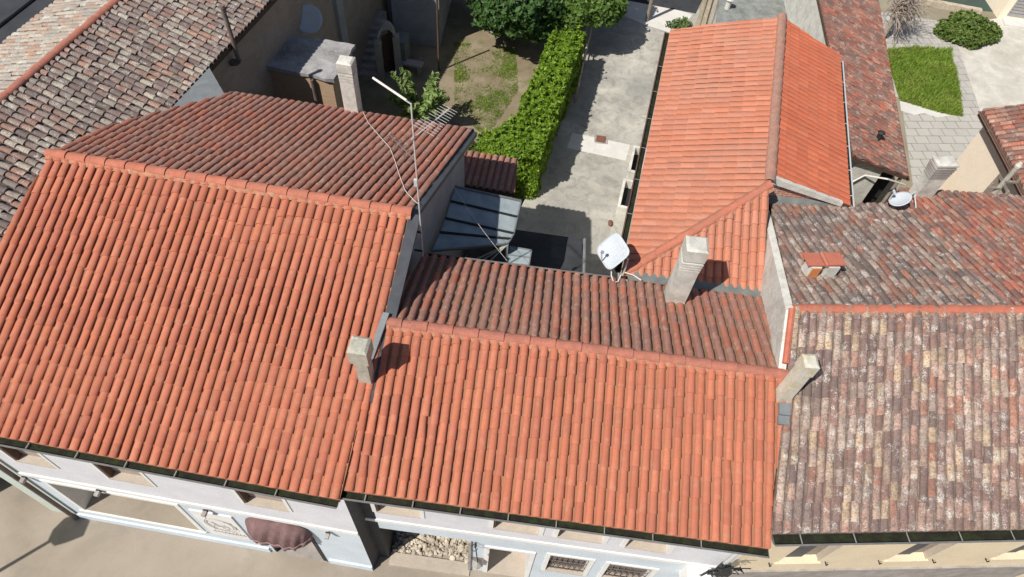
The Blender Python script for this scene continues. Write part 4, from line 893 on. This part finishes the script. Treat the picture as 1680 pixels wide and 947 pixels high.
def dish(name, label, c, n, r, mat, foot, square=False, sq_rot=0, feed=True, legs=None):
    c, n = V(c), V(n).normalized(); t = thing(name, label, 'satellite dish', foot)
    a = n.cross(V((0, 0, 1))).normalized(); b = a.cross(n); mb = MB(); K, J = 36, 6; fr, bk = [], []
    for j in range(J + 1):
        for k in range(K):
            th = 2 * math.pi * k / K + sq_rot; q = j / J
            if square:
                x, y = math.cos(th - sq_rot), math.sin(th - sq_rot); e = (abs(x) ** 5 + abs(y) ** 5) ** (-.2)
                x, y = x * e, y * e; x, y = x * math.cos(sq_rot) - y * math.sin(sq_rot), x * math.sin(sq_rot) + y * math.cos(sq_rot)
            else: x, y = math.cos(th), math.sin(th)
            p = c + (a * x + b * y) * r * q + n * (.17 * r * (q * q - 1)); fr.append(p); bk.append(p - n * .018)
    fs = [(j * K + k, j * K + (k + 1) % K, (j + 1) * K + (k + 1) % K, (j + 1) * K + k) for j in range(J) for k in range(K)]
    mb.add(fr, fs); mb.add(bk, [tuple(reversed(f)) for f in fs]); o = len(fr)
    mb.f += [(J * K + k, J * K + (k + 1) % K, o + J * K + (k + 1) % K, o + J * K + k) for k in range(K)]; mb.mi += [0] * K
    obj('reflector', mb, mat, t, smooth=True)
    mb = MB(); f = V(foot); e = c - n * (.17 * r + .03); mb.tube([f, V((f.x, f.y, e.z - .05)), e], .025, 8); mb.obox(e, a * .08, b * .1, n * .03); obj('mount', mb, 'alu', t)
    if feed:
        mb = MB(); lo = c - b * r * .98; fp = c + n * r * .95 - b * r * .35; mb.tube([lo, fp], .016, 6); obj('feed_arm', mb, 'alu', t)
        mb = MB(); mb.tube([fp + n * .06, fp - n * .06], [.03, .045], 8); obj('feed_horn', mb, 'dish_white', t)
    for q in (legs or []):
        mb = MB(); mb.tube([V((f.x, f.y, e.z - .1)), V(q)], .018, 6); obj('leg', mb, 'alu', t)
    return t
dish('satellite_dish', 'squarish white satellite dish on the low roof edge near the driveway', px(1005, 412, 7.75), (-.62, -.38, .70), .36, 'dish_white', px(1022, 452, 7.0), True, R(4), True)
dish('satellite_dish', 'oval white satellite dish on legs at the rear edge of the mottled roof', px(1477, 326, 7.6), (-.56, .16, .80), .27, 'dish_white', px(1483, 340, 6.9), legs=[px(1504, 352, 7.15), px(1453, 343, 7.1)])
dish('satellite_dish', 'large round blue grey satellite dish in the shade above the flat outbuilding roof', px(505, 31, 5.2), (.15, -.72, .60), .52, 'dish_white', px(508, 52, 4.6), feed=False)
c = px(1010, 452, 7.15); mb = MB(); ps = [px(1003, 440, 7.3), px(1003, 452, 7.2), px(1007, 464, 7.2), px(1014, 462, 7.2), px(1018, 452, 7.25), px(1025, 447, 7.2), px(1040, 452, 7.2), px(1052, 460, 7.18)]
mb.tube(ps, .014, 6); setp(obj('cable', mb, 'cable_white'), 'looping white cable below the squarish satellite dish', 'cable')

# ------------------------------------------------------------------ antenna mast on the left gable
am = thing('antenna_mast', 'thin aerial mast with two yagi aerials rising from the left gable', 'antenna', (-2.10, 9.62, 7.7))
def mz(y):  # height on the mast seen at image row y
    lo, hi = 7.0, 13.0
    for _ in range(50):
        m_ = (lo + hi) / 2; q = RM.transposed() @ (V((-2.10, 9.62, m_)) - V((0, 0, H)))
        if CY + F * q.y / q.z > y: lo = m_
        else: hi = m_
    return lo
def mp(z): return V((-2.10, 9.62, z))
ztop = mz(172)
mb = MB(); mb.tube([mp(7.65), mp(ztop - .12), mp(ztop) + V((-.0, .02, 0)), mp(ztop + .06) + V((-.1, .03, 0))], .016, 8); obj('mast_pole', mb, 'alu', am)
zt = ztop + .06; e1 = px(612, 128, zt); mb = MB(); mb.tube([mp(zt) + V((-.08, .03, 0)), e1], [.022, .022], 8); obj('boom', mb, 'cable_white', am)
for (xa, ya, xb, yb, row, n, ln, mt) in ((640, 222, 685, 262, 264, 9, .13, 'rust_pipe'), (738, 178, 684, 222, 226, 12, .27, 'alu')):
    z = mz(row); p0 = mp(z); p1 = px(xa, ya, z); dd = (p1 - p0); sd_ = V((-dd.y, dd.x, 0)).normalized(); mb = MB()
    mb.tube([p0 - dd * .06, p1], .012, 6); yb_ = obj('yagi_boom', mb, mt, am); mb = MB()
    for i in range(n):
        q = p0 + dd * (.25 + .75 * i / (n - 1)); l_ = ln * (1.0 - .35 * i / n); mb.tube([q - sd_ * l_, q + sd_ * l_], .004, 5)
        if n < 10: mb.tube([q - sd_ * l_ * .5 + V((0, 0, .06)), q + sd_ * l_ * .5 - V((0, 0, .06))], .008, 5)
    obj('yagi_rods', mb, mt, yb_)
mb = MB(); mb.obox(mp(mz(300)) + V((-.03, 0, 0)), V((.035, 0, 0)), V((0, .03, 0)), V((0, 0, .09))); obj('amplifier', mb, 'dish_white', am)
for z in (7.85, 8.5):
    mb = MB(); mb.obox(mp(z) + V((-.09, 0, 0)), V((.1, 0, 0)), V((0, .02, 0)), V((0, 0, .015))); obj('wall_bracket', mb, 'black_iron', am)
mb = MB(); zb = lambda v: 8.9 - TLB * v + .10; ps = [(-2.55, 4.5), (-2.2, 3.9), (-1.62, 3.15), (-1.25, 2.7), (-.95, 2.1), (-.6, 1.35), (-.3, .75), (-.02, .42), (.16, .25)]
mb.tube([lw(u, v, zb(v)) for u, v in ps], .007, 6); setp(obj('cable', mb, 'cable_white'), 'thin pale aerial cable running across the brown roof to the mast', 'cable')
mb = MB(); a_, b_ = px(735, 290, 6.9), px(832, 428, 7.0); mb.tube([a_.lerp(b_, k / 8) + V((0, 0, -.16 * math.sin(k / 8 * math.pi))) for k in range(9)], .004, 5); setp(obj('cable', mb, 'cable_white'), 'thin slack wire hanging above the glass canopy beside the gable', 'cable')

# ------------------------------------------------------------------ glass canopy, small tiled roof and felt roof in the gap
gc = thing('glass_canopy', 'steel framed glass canopy fixed to the grey gable wall', 'canopy', (-1.2, 12, 5))
zl_, zr2 = 6.25, 5.85
Lp = [px(746, 307, zl_), px(739, 331, zl_), px(730, 359, zl_), px(721, 382, zl_), px(707, 413, zl_)]
Rp = [px(855, 331, zr2), px(849, 357, zr2), px(843, 384, zr2), px(838, 393, zr2), px(832, 401, zr2)]
for i in range(4):
    mb = MB(); q = [Lp[i], Rp[i], Rp[i + 1], Lp[i + 1]]; mb.add(q + [p - V((0, 0, .012)) for p in q], [(0, 1, 2, 3), (7, 6, 5, 4), (0, 4, 5, 1), (1, 5, 6, 2), (2, 6, 7, 3), (3, 7, 4, 0)]); obj('pane', mb, 'glass', gc)
for i in range(5):
    mb = MB(); dd = Rp[i] - Lp[i]; s_ = V((-dd.y, dd.x, 0)).normalized(); mb.obox((Lp[i] + Rp[i]) / 2 + V((0, 0, .02)), dd / 2, s_ * .022, V((0, 0, .035))); obj('glazing_bar', mb, 'black_iron' if 0 < i < 4 else 'zinc', gc)
for A in (Lp, Rp):
    mb = MB(); mb.tube([p + V((0, 0, .015)) for p in A], .028, 6); obj('rim', mb, 'zinc', gc)
mb = MB(); p = Rp[4]; mb.tube([p, V((p.x, p.y, 3.0))], .04, 8); obj('post', mb, 'dish_white', gc)
mb = MB()
for k in (.5, .75, 1): q = px(832 - 60 * k, 430, 5.6); mb.tube([p + V((0, 0, -.02)), q], .02, 6)
obj('brace', mb, 'chimney_grey', gc)
g2 = thing('glass_canopy', 'small square pane of glass roofing beside the larger steel canopy', 'canopy', (.2, 11.6, 5))
q = [px(837, 405, 5.4), px(872, 411, 5.4), px(868, 436, 5.4), px(829, 432, 5.4)]; mb = MB(); mb.prism(list(reversed(q)), 5.38, 5.4); obj('pane', mb, 'glass', g2)
mb = MB()
for i in range(4): mb.tube([q[i] + V((0, 0, .01)), q[(i + 1) % 4] + V((0, 0, .01))], .022, 6)
mb.tube([q[0].lerp(q[3], .5) + V((0, 0, .02)), q[1].lerp(q[2], .5) + V((0, 0, .02))], .02, 6); obj('rim', mb, 'zinc', g2)
sh = thing('outbuilding', 'low brown tiled shed between the left gable and the hedge', 'shed', (-1.1, 15, 0))
slope('roof_slope', 'tile_brown', sh, [(-2.3, 14.35), (-.2, 14.15), (-.22, 15.95), (-2.1, 16.15)], (-1.2, 14.3), 5.25, (.05, 1), .2, pitch=.2, course=.36, seed=91)
mb = MB(); mb.prism([(-2.2, 14.4), (-.3, 14.22), (-.32, 15.8), (-2.05, 16.0)], 0, [5.05, 5.05, 4.72, 4.72]); obj('wall', mb, 'plaster_white', sh)
fr = thing('outbuilding', 'low flat black felt roof in shade behind the middle house', 'shed', (1, 13, 0))
mb = MB(); mb.prism([(-.6, 10.8), (2.05, 10.7), (2.05, 14.5), (-.6, 14.65)], 0, 2.9); obj('wall', mb, 'wall_grey', fr)
mb = MB(); mb.prism([(-.7, 10.75), (2.12, 10.65), (2.12, 14.58), (-.7, 14.74)], 2.903, 3.02); obj('roof', mb, 'felt', fr)
mb = MB(); mb.tube([(2.2, 14.5, 0), (2.2, 14.5, 3.1)], .05, 8); mb.tube([(2.2, 14.5, 3.08), (2.2, 10.7, 3.08)], .05, 8); obj('rail', mb, 'zinc', fr)
for i, (x, y, lab) in enumerate(((1045, 272, 'open stone trough at the driveway edge, the one nearer the white slab'), (1029, 328, 'open stone trough at the driveway edge, the one nearer the squarish dish'))):
    t = thing('stone_trough', lab, 'trough', px(x, y, 0), 'stone troughs along the driveway')
    b = px(x - 2, y + 4, 0); u = V((math.cos(R(80)), math.sin(R(80)), 0)); v = V((-u.y, u.x, 0)); mb = MB()
    for s in (-1, 1):
        mb.obox(b + v * (.26 * s) + V((0, 0, .25)), u * .8, v * .055, V((0, 0, .25))); mb.obox(b + u * (.75 * s) + V((0, 0, .248)), u * .06, v * .2, V((0, 0, .247)))
    obj('trough_body', mb, 'plaster_white', t); mb = MB(); mb.obox(b + V((0, 0, .06)), u * .69, v * .2, V((0, 0, .05))); obj('trough_floor', mb, 'dark_void', t)
t = thing('stone_lump', 'small dark lump lying on the pale driveway', 'stone', px(1001, 366, 0)); mb = MB(); rr = random.Random(4)
bm = bmesh.new(); bmesh.ops.create_icosphere(bm, subdivisions=2, radius=.11); c = px(1001, 366, .08)
mb.add([c + V((v.co.x * .8, v.co.y * 1.5, v.co.z * .8)) * rr.uniform(.8, 1.15) for v in bm.verts], [tuple(v.index for v in f.verts) for f in bm.faces]); bm.free(); obj('stone_body', mb, 'rust_plate', t)

# ------------------------------------------------------------------ far end of the yard
rs = thing('outbuilding', 'flat grey fibre cement roofed shed beyond the salmon roof', 'shed', px(1250, 10, 0))
q = [px(1172, 60, 3), px(1345, 80, 3), px(1338, -60, 3), px(1188, -60, 3)]
mb = MB(); mb.prism([p + (sum(q, V()) / 4 - p).normalized() * .15 for p in q], 0, 2.9); obj('wall', mb, 'plaster_white', rs)
mb = MB(); mb.prism(q, 2.903, 3.0); rf = obj('roof', mb, 'fibre', rs)
mb = MB(); b = px(1196, 4, 3.3); mb.tube([V((b.x, b.y, 3)), V((b.x, b.y, 3.45))], .12, 10); mb.tube([V((b.x, b.y, 3.45)), V((b.x, b.y, 3.55))], [.2, .12], 10); obj('vent_cowl', mb, 'plaster_white', rs)
for i, (xa, xb, lab) in enumerate(((1137, 1160, 'leftmost of the long pale planks leaning by the salmon roof end'), (1147, 1168, 'wide pale plank leaning second from the left by the salmon roof end'), (1154, 1174, 'narrow pale plank, third from the left by the salmon roof end'), (1165, 1184, 'rightmost of the long planks leaning by the salmon roof end'))):
    t = thing('timber_plank', lab, 'plank', px(xa, 60, .6), 'planks leaning at the shed'); a_, b_ = px(xa, 62, .8), px(xb, -12, 3.3); dd = b_ - a_; s_ = V((dd.y, -dd.x, 0)).normalized()
    mb = MB(); mb.obox((a_ + b_) / 2, dd / 2, s_ * (.07, .12, .06, .09)[i], V((0, 0, .02))); obj('board', mb, ['wood_pale', 'wood_pale', 'wood_pale', 'wood_grey'][i], t)
cp = thing('carport', 'dark open shelter at the far end of the driveway', 'shelter', (6.5, 36, 0))
mb = MB(); mb.prism([(2.5, 34.6), (9.5, 33.4), (10, 39), (3, 40)], 2.5, 2.62); obj('roof', mb, 'felt', cp)
mb = MB(); mb.prism([(2.5, 39.4), (10, 38.6), (10, 38.9), (2.5, 39.8)], 0, 2.497); obj('wall', mb, 'wood_dark', cp)
mb = MB(); mb.prism([(2.9, 34.25), (8.2, 33.35), (9.9, 38.5), (3, 39.3)], .006, .02); obj('floor', mb, 'felt', cp)
p = px(1061, 34, 0)
for x, y in ((p.x, p.y), (8.9, 33.5)):
    mb = MB(); mb.tube([(x, y, 0), (x, y + 1.6 * 0, 2.497 if y > 33.6 else 2.497)], .09, 10); obj('post', mb, 'wood_grey', cp)
wt = sheet('pool_water', [px(1516, 2, 0), px(1592, 17, 0), px(1634, 20, 0), px(1650, -60, 0), px(1500, -60, 0)], .012, 'pool_water')
t = thing('low_wall', 'low tan kerb wall along the dark pool', 'wall', px(1550, 14, 0)); a_, b_ = px(1500, 4, 0), px(1606, 24, 0); dd = b_ - a_; s_ = V((-dd.y, dd.x, 0)).normalized()
mb = MB(); mb.obox((a_ + b_) / 2 + V((0, 0, .15)), dd / 2, s_ * .14, V((0, 0, .15))); obj('wall_body', mb, 'wood_pale', t)
th = thing('outbuilding', 'peach walled outbuilding with dark louvred front at the top right', 'outbuilding', px(1660, 20, 0))
a_ = px(1636, 30, 0); mb = MB(); mb.prism([(a_.x, a_.y), (34, a_.y - 1.0), (34, 42), (a_.x - .3, 42)], 0, 2.8); obj('wall', mb, 'wall_peach', th)
mb = MB(); FT = Face((a_.x, a_.y), (34 - a_.x, -1.0)); 
for i in range(14): FT.box(mb, .35, 6, .02, .05 + .0 * i, .28 + i * .17, .40 + i * .17)
obj('louvre_panel', mb, 'wall_grey', th)
mb = MB(); FT.box(mb, .2, 8, .0, .7, 0, .1); obj('step', mb, 'concrete_pale', th)

# street lamp: stands just outside the picture, its shadow lies on the street
sl = thing('street_lamp', 'street lamp casting the long lantern shadow on the street at lower left', 'street lamp', (-14.55, 2.1, 0))
mb = MB(); mb.tube([(-14.55, 2.1, 0), (-14.55, 2.1, .8), (-14.55, 2.1, 4.6)], [.09, .06, .045], 10); obj('lamp_post', mb, 'black_iron', sl)
mb = MB(); mb.tube([(-14.55, 2.1, 4.6), (-14.55, 2.1, 4.75), (-14.55, 2.1, 5.25), (-14.55, 2.1, 5.4), (-14.55, 2.1, 5.55)], [.06, .28, .42, .2, .04], 6); obj('lantern', mb, 'black_iron', sl)

# ------------------------------------------------------------------ plants
rr = random.Random(17)
def poly_pt(poly):
    xs = [p[0] for p in poly]; ys = [p[1] for p in poly]
    while True:
        x, y = rr.uniform(min(xs), max(xs)), rr.uniform(min(ys), max(ys)); c = False
        for i in range(len(poly)):
            a, b = poly[i], poly[(i + 1) % len(poly)]
            if (a[1] > y) != (b[1] > y) and x < (b[0] - a[0]) * (y - a[1]) / (b[1] - a[1]) + a[0]: c = not c
        if c: return x, y
def hedge_leaves(poly, h, nt_, ns, size):
    mb = MB(); pts = []; n = len(poly); cen = sum((V((p[0], p[1], 0)) for p in poly), V()) / n
    bump = lambda x, y: .22 * noise.noise(V((x * 1.1, y * 1.1, 3))) + .14 * noise.noise(V((x * 3.2, y * 3.2, 1)))
    for _ in range(nt_):
        x, y = poly_pt(poly); pts.append((V((x, y, h + bump(x, y) - abs(rr.gauss(0, .07)))), V((0, 0, 1))))
    per = [(V(poly[(i + 1) % n]) - V(poly[i])).length for i in range(n)]; tot = sum(per)
    for i in range(n):
        a, b = V((*poly[i], 0)), V((*poly[(i + 1) % n], 0)); e = (b - a).normalized(); no = V((e.y, -e.x, 0))
        if no.dot((a + b) / 2 - cen) < 0: no = -no
        for _ in range(int(ns * per[i] / tot)):
            t, z = rr.random(), h * (rr.random() ** .8); p = a.lerp(b, t); o = .26 * noise.noise(V((p.x * 1.3, p.y * 1.3, z * 1.6))) - abs(rr.gauss(0, .09))
            pts.append((p + no * o + V((0, 0, z)), no))
    for _ in range(260):
        x, y = poly_pt(poly); a_ = V((x, y, h + bump(x, y))); d = V((rr.gauss(0, .35), rr.gauss(0, .35), 1)).normalized()
        for k in range(9): pts.append((a_ + d * (.035 * k) + V((rr.gauss(0, .02), rr.gauss(0, .02), 0)), d))
    leaves(mb, pts, size, rr); return mb
hd = thing('hedge', 'long bright green clipped hedge between the garden and the driveway', 'hedge', (.6, 23, 0))
P_ = lambda x, y, z: (px(x, y, z).x, px(x, y, z).y)
hp = [P_(785, 230, 2.2), P_(812, 248, 2.2), P_(850, 258, 2.2), P_(886, 258, 2.2), P_(919, 165, 2.2), P_(960, 52, 2.2), P_(908, 52, 2.2), P_(870, 140, 2.2), P_(848, 192, 2.2)]
obj('foliage', hedge_leaves(hp, 2.25, 27000, 27000, .092), 'leaf_hedge', hd)
mb = MB(); cen = sum((V((*p, 0)) for p in hp), V()) / len(hp); mb.prism([V((*p, 0)).lerp(cen, .12) for p in hp], .05, 2.0); obj('inner_twigs', mb, 'bark', hd)

def crown(blobs, n, size, up=.25):
    mb = MB(); pts = []; tot = sum(b[3] ** 2 for b in blobs)
    for (x, y, z, r, sq) in blobs:
        for _ in range(int(n * r * r / tot)):
            d = V((rr.gauss(0, 1), rr.gauss(0, 1), rr.gauss(0, 1))).normalized()
            if d.z < -.55: d.z *= -.6
            k = r * (1 - abs(rr.gauss(0, .13))) * (1 + .28 * noise.noise(d * 2.6 + V((x, y, z))) + .12 * noise.noise(d * 7))
            p = V((x, y, z)) + V((d.x * k, d.y * k, d.z * k * sq))
            if p.z > .05: pts.append((p, d))
    leaves(mb, pts, size, rr, up); return mb
def trunk(base, top, r, tips, lean=.2):
    mb = MB(); b, t = V(base), V(top); mid = b.lerp(t, .5) + V((rr.uniform(-lean, lean), rr.uniform(-lean, lean), 0)); mb.tube([b, mid, t], [r, r * .8, r * .6], 9)
    for q in tips: q = V(q); mb.tube([t - V((0, 0, .1)), t.lerp(q, .5) + V((rr.uniform(-.15, .15), rr.uniform(-.15, .15), .1)), q], [r * .55, r * .35, r * .12], 7)
    return mb
tr = thing('tree', 'large dark green spreading tree at the top of the garden', 'tree', (-1.2, 29.0, 0))
b = [(-1.0, 28.5, 2.7, 1.85, .85), (-2.7, 29.9, 2.7, 1.45, .85), (.6, 29.9, 2.9, 1.3, .85), (-.2, 28.4, 1.9, 1.2, .8), (-1.8, 28.6, 1.9, 1.15, .8), (-1.4, 31.4, 3.4, 2.0, .8), (1.3, 31.2, 3.2, 1.6, .8), (-3.4, 31.5, 2.7, 1.3, .8)]
obj('crown', crown(b, 21000, .17), 'leaf_tree', tr); obj('trunk', trunk((-1.1, 29.6, 0), (-1.1, 29.7, 1.5), .16, [q[:3] for q in b]), 'bark', tr)
t2 = thing('tree', 'bushy mid green tree overhanging the far end of the hedge', 'tree', (2.0, 30.2, 0))
b = [(1.7, 28.7, 2.4, 1.0, .8), (2.75, 28.9, 2.4, .95, .8), (1.2, 29.7, 2.8, 1.2, .8), (2.4, 30.2, 2.9, 1.4, .8), (3.3, 29.3, 2.3, .75, .8), (2.9, 31.5, 3.1, 1.2, .8)]
obj('crown', crown(b, 13000, .15), 'leaf_mid', t2); obj('trunk', trunk((2.0, 30.4, 0), (2.1, 30.4, 1.4), .1, [q[:3] for q in b]), 'bark', t2)
s1 = thing('shrub', 'feathery light green shrub rising behind the brown roof eave', 'shrub', (-4.55, 22.6, 0))
mb = MB(); pts = []
for i in range(46):
    a = rr.random() * 6.283; l_ = rr.uniform(.7, 1.35); h_ = rr.uniform(1.2, 2.3); b = V((-4.6, 22.4, .2)); tip = b + V((math.cos(a) * l_, math.sin(a) * l_, h_))
    for k in range(75):
        q = k / 74; p = b.lerp(tip, q) + V((0, 0, .35 * math.sin(q * math.pi))); d = V((rr.gauss(0, 1), rr.gauss(0, 1), rr.gauss(0, 1))).normalized(); pts.append((p + d * .16 * (1.1 - .7 * q), d))
leaves(mb, pts, .10, rr, .5, 2.6); obj('foliage', mb, 'leaf_fern', s1)
mb = MB()
for i in range(7): a = i * .9; mb.tube([(-4.6, 22.4, 0), (-4.6 + .4 * math.cos(a), 22.4 + .4 * math.sin(a), 1.6)], [.03, .012], 6)
obj('stem', mb, 'bark', s1)
s2 = thing('bush', 'low dense dark bush in the gap between the shed and the hedge', 'bush', (-2.1, 20.3, 0))
obj('foliage', crown([(-2.2, 20.3, .6, .8, .7), (-1.5, 19.6, .5, .6, .7), (-2.9, 21.0, .5, .6, .7), (-1.0, 18.6, .5, .5, .7)], 3500, .12), 'leaf_bush', s2)
s3 = thing('bush', 'dense rounded green bush beside the pool at the top right', 'bush', px(1597, 45, 0)); c = px(1595, 46, .6)
obj('foliage', crown([(c.x, c.y, .35, 1.05, .55), (c.x - .9, c.y + .1, .3, .75, .55), (c.x + .85, c.y + .2, .35, .8, .55), (c.x + .1, c.y + .7, .4, .9, .55)], 8000, .12), 'leaf_bush', s3)
mb = MB(); mb.tube([(c.x, c.y, 0), (c.x, c.y, .9)], .06, 7); obj('stem', mb, 'bark', s3)
# leafless climber by the lean-to
vt_ = thing('tree', 'leafless grey brown tree with tangled twigs beyond the lean-to', 'tree', px(1446, 64, 0))
b = px(1446, 64, 0); mb = MB(); k1 = px(1466, 26, 1.3); k2 = px(1484, -6, 2.3); mb.tube([b, b.lerp(k1, .5) + V((.05, 0, .2)), k1, k2, k2 + V((.5, .6, .6))], [.15, .13, .11, .08, .04], 9); obj('trunk', mb, 'dry_vine', vt_)
mb = MB()
for i in range(230):
    o = (k1.lerp(k2, rr.random()) + V((rr.gauss(0, .15), rr.gauss(0, .15), rr.gauss(.1, .15)))); d = V((rr.gauss(.7, .6), rr.gauss(.1, .6), rr.gauss(.05, .45))).normalized(); pts = [o]; L_ = rr.uniform(.6, 2.2)
    for k in range(6): d = (d + V((rr.gauss(0, .3), rr.gauss(0, .3), rr.gauss(-.08, .25)))).normalized(); pts.append(pts[-1] + d * L_ / 6)
    mb.tube(pts, [.022 - .0028 * k for k in range(7)], 5)
for i in range(12):
    o = k1.lerp(k2, rr.random()); e = px(rr.uniform(1478, 1520), rr.uniform(5, 45), rr.uniform(.3, 1.0)); mb.tube([o, (o + e) / 2 + V((0, 0, .4)), e], [.04, .03, .015], 6)
obj('twigs', mb, 'dry_vine', vt_)
# grass on the small lawn, tufts in the garden
lawn = [P_(1450, 84, 0), P_(1500, 78, 0), P_(1558, 84, 0), P_(1570, 130, 0), P_(1579, 192, 0), P_(1540, 186, 0), P_(1476, 166, 0)]
sheet('lawn', lawn, .008, 'dirt')
mb = MB()
def blades(n, fn, hmin, hmax, w_):
    for _ in range(n):
        x, y = fn(); h_ = rr.uniform(hmin, hmax) * (1 + .5 * noise.noise(V((x * 1.4, y * 1.4, 0)))); a = rr.random() * 6.283; l_ = rr.uniform(.2, .7) * h_; d = V((math.cos(a), math.sin(a), 0)); s_ = V((-d.y, d.x, 0)) * w_; p = V((x, y, .006))
        t = (min(1, max(0, .5 + .45 * noise.noise(V((x * .7, y * .7, 5))) + rr.gauss(0, .15))), rr.random(), 0); q = p + d * l_ * .4 + V((0, 0, h_ * .7)); e = p + d * l_ + V((0, 0, h_))
        mb.add([p - s_, p + s_, q + s_ * .7, q - s_ * .7, e], [(0, 1, 2, 3), (3, 2, 4)], 0, t)
blades(16000, lambda: poly_pt(lawn), .10, .26, .014)
g = obj('grass', mb, 'grass'); setp(g, 'short bright green grass covering the small rear lawn', 'grass', kind='stuff')
mb = MB(); gpoly = [P_(745, 70, 0), P_(845, 80, 0), P_(850, 150, 0), P_(800, 225, 0), P_(745, 190, 0)]
def tuft():
    while True:
        x, y = poly_pt(gpoly)
        if noise.noise(V((x * .55, y * .55, 2))) + .6 * noise.noise(V((x * 2, y * 2, 8))) + rr.gauss(0, .28) > .12: return x, y
blades(9000, tuft, .03, .10, .011)
g = obj('grass', mb, 'grass'); setp(g, 'sparse dry grass tufts scattered over the bare garden earth', 'grass', kind='stuff')
mb = MB(); lv = [P_(1090, 44, 0), P_(1120, 34, 0), P_(1135, 44, 0), P_(1118, 56, 0)]; pts = [(V((*poly_pt(lv), rr.uniform(.02, .3))), V((0, 0, 1))) for _ in range(500)]; leaves(mb, pts, .09, rr)
wd = thing('bush', 'small pale weedy clump at the foot of the leaning planks', 'weeds', px(1115, 46, 0)); obj('foliage', mb, 'leaf_shrub', wd)
mb = MB(); fp_ = [(2.05, 25.2, 0), (2.3, 27.5, 0), (2.62, 30.0, 0)]
fe = thing('fence', 'low grey wooden rail fence along the shaded driveway side of the hedge', 'fence', fp_[0])
for z in (.35, .8): mb.tube([V(p) + V((0, 0, z)) for p in fp_], .04, 6)
obj('rail', mb, 'wood_pale', fe)
for k in range(6):
    p = V(fp_[0]).lerp(V(fp_[2]), k / 5); mb = MB(); mb.obox(p + V((0, 0, .45)), V((.04, 0, 0)), V((0, .04, 0)), V((0, 0, .45))); obj('post', mb, 'wood_grey', fe)
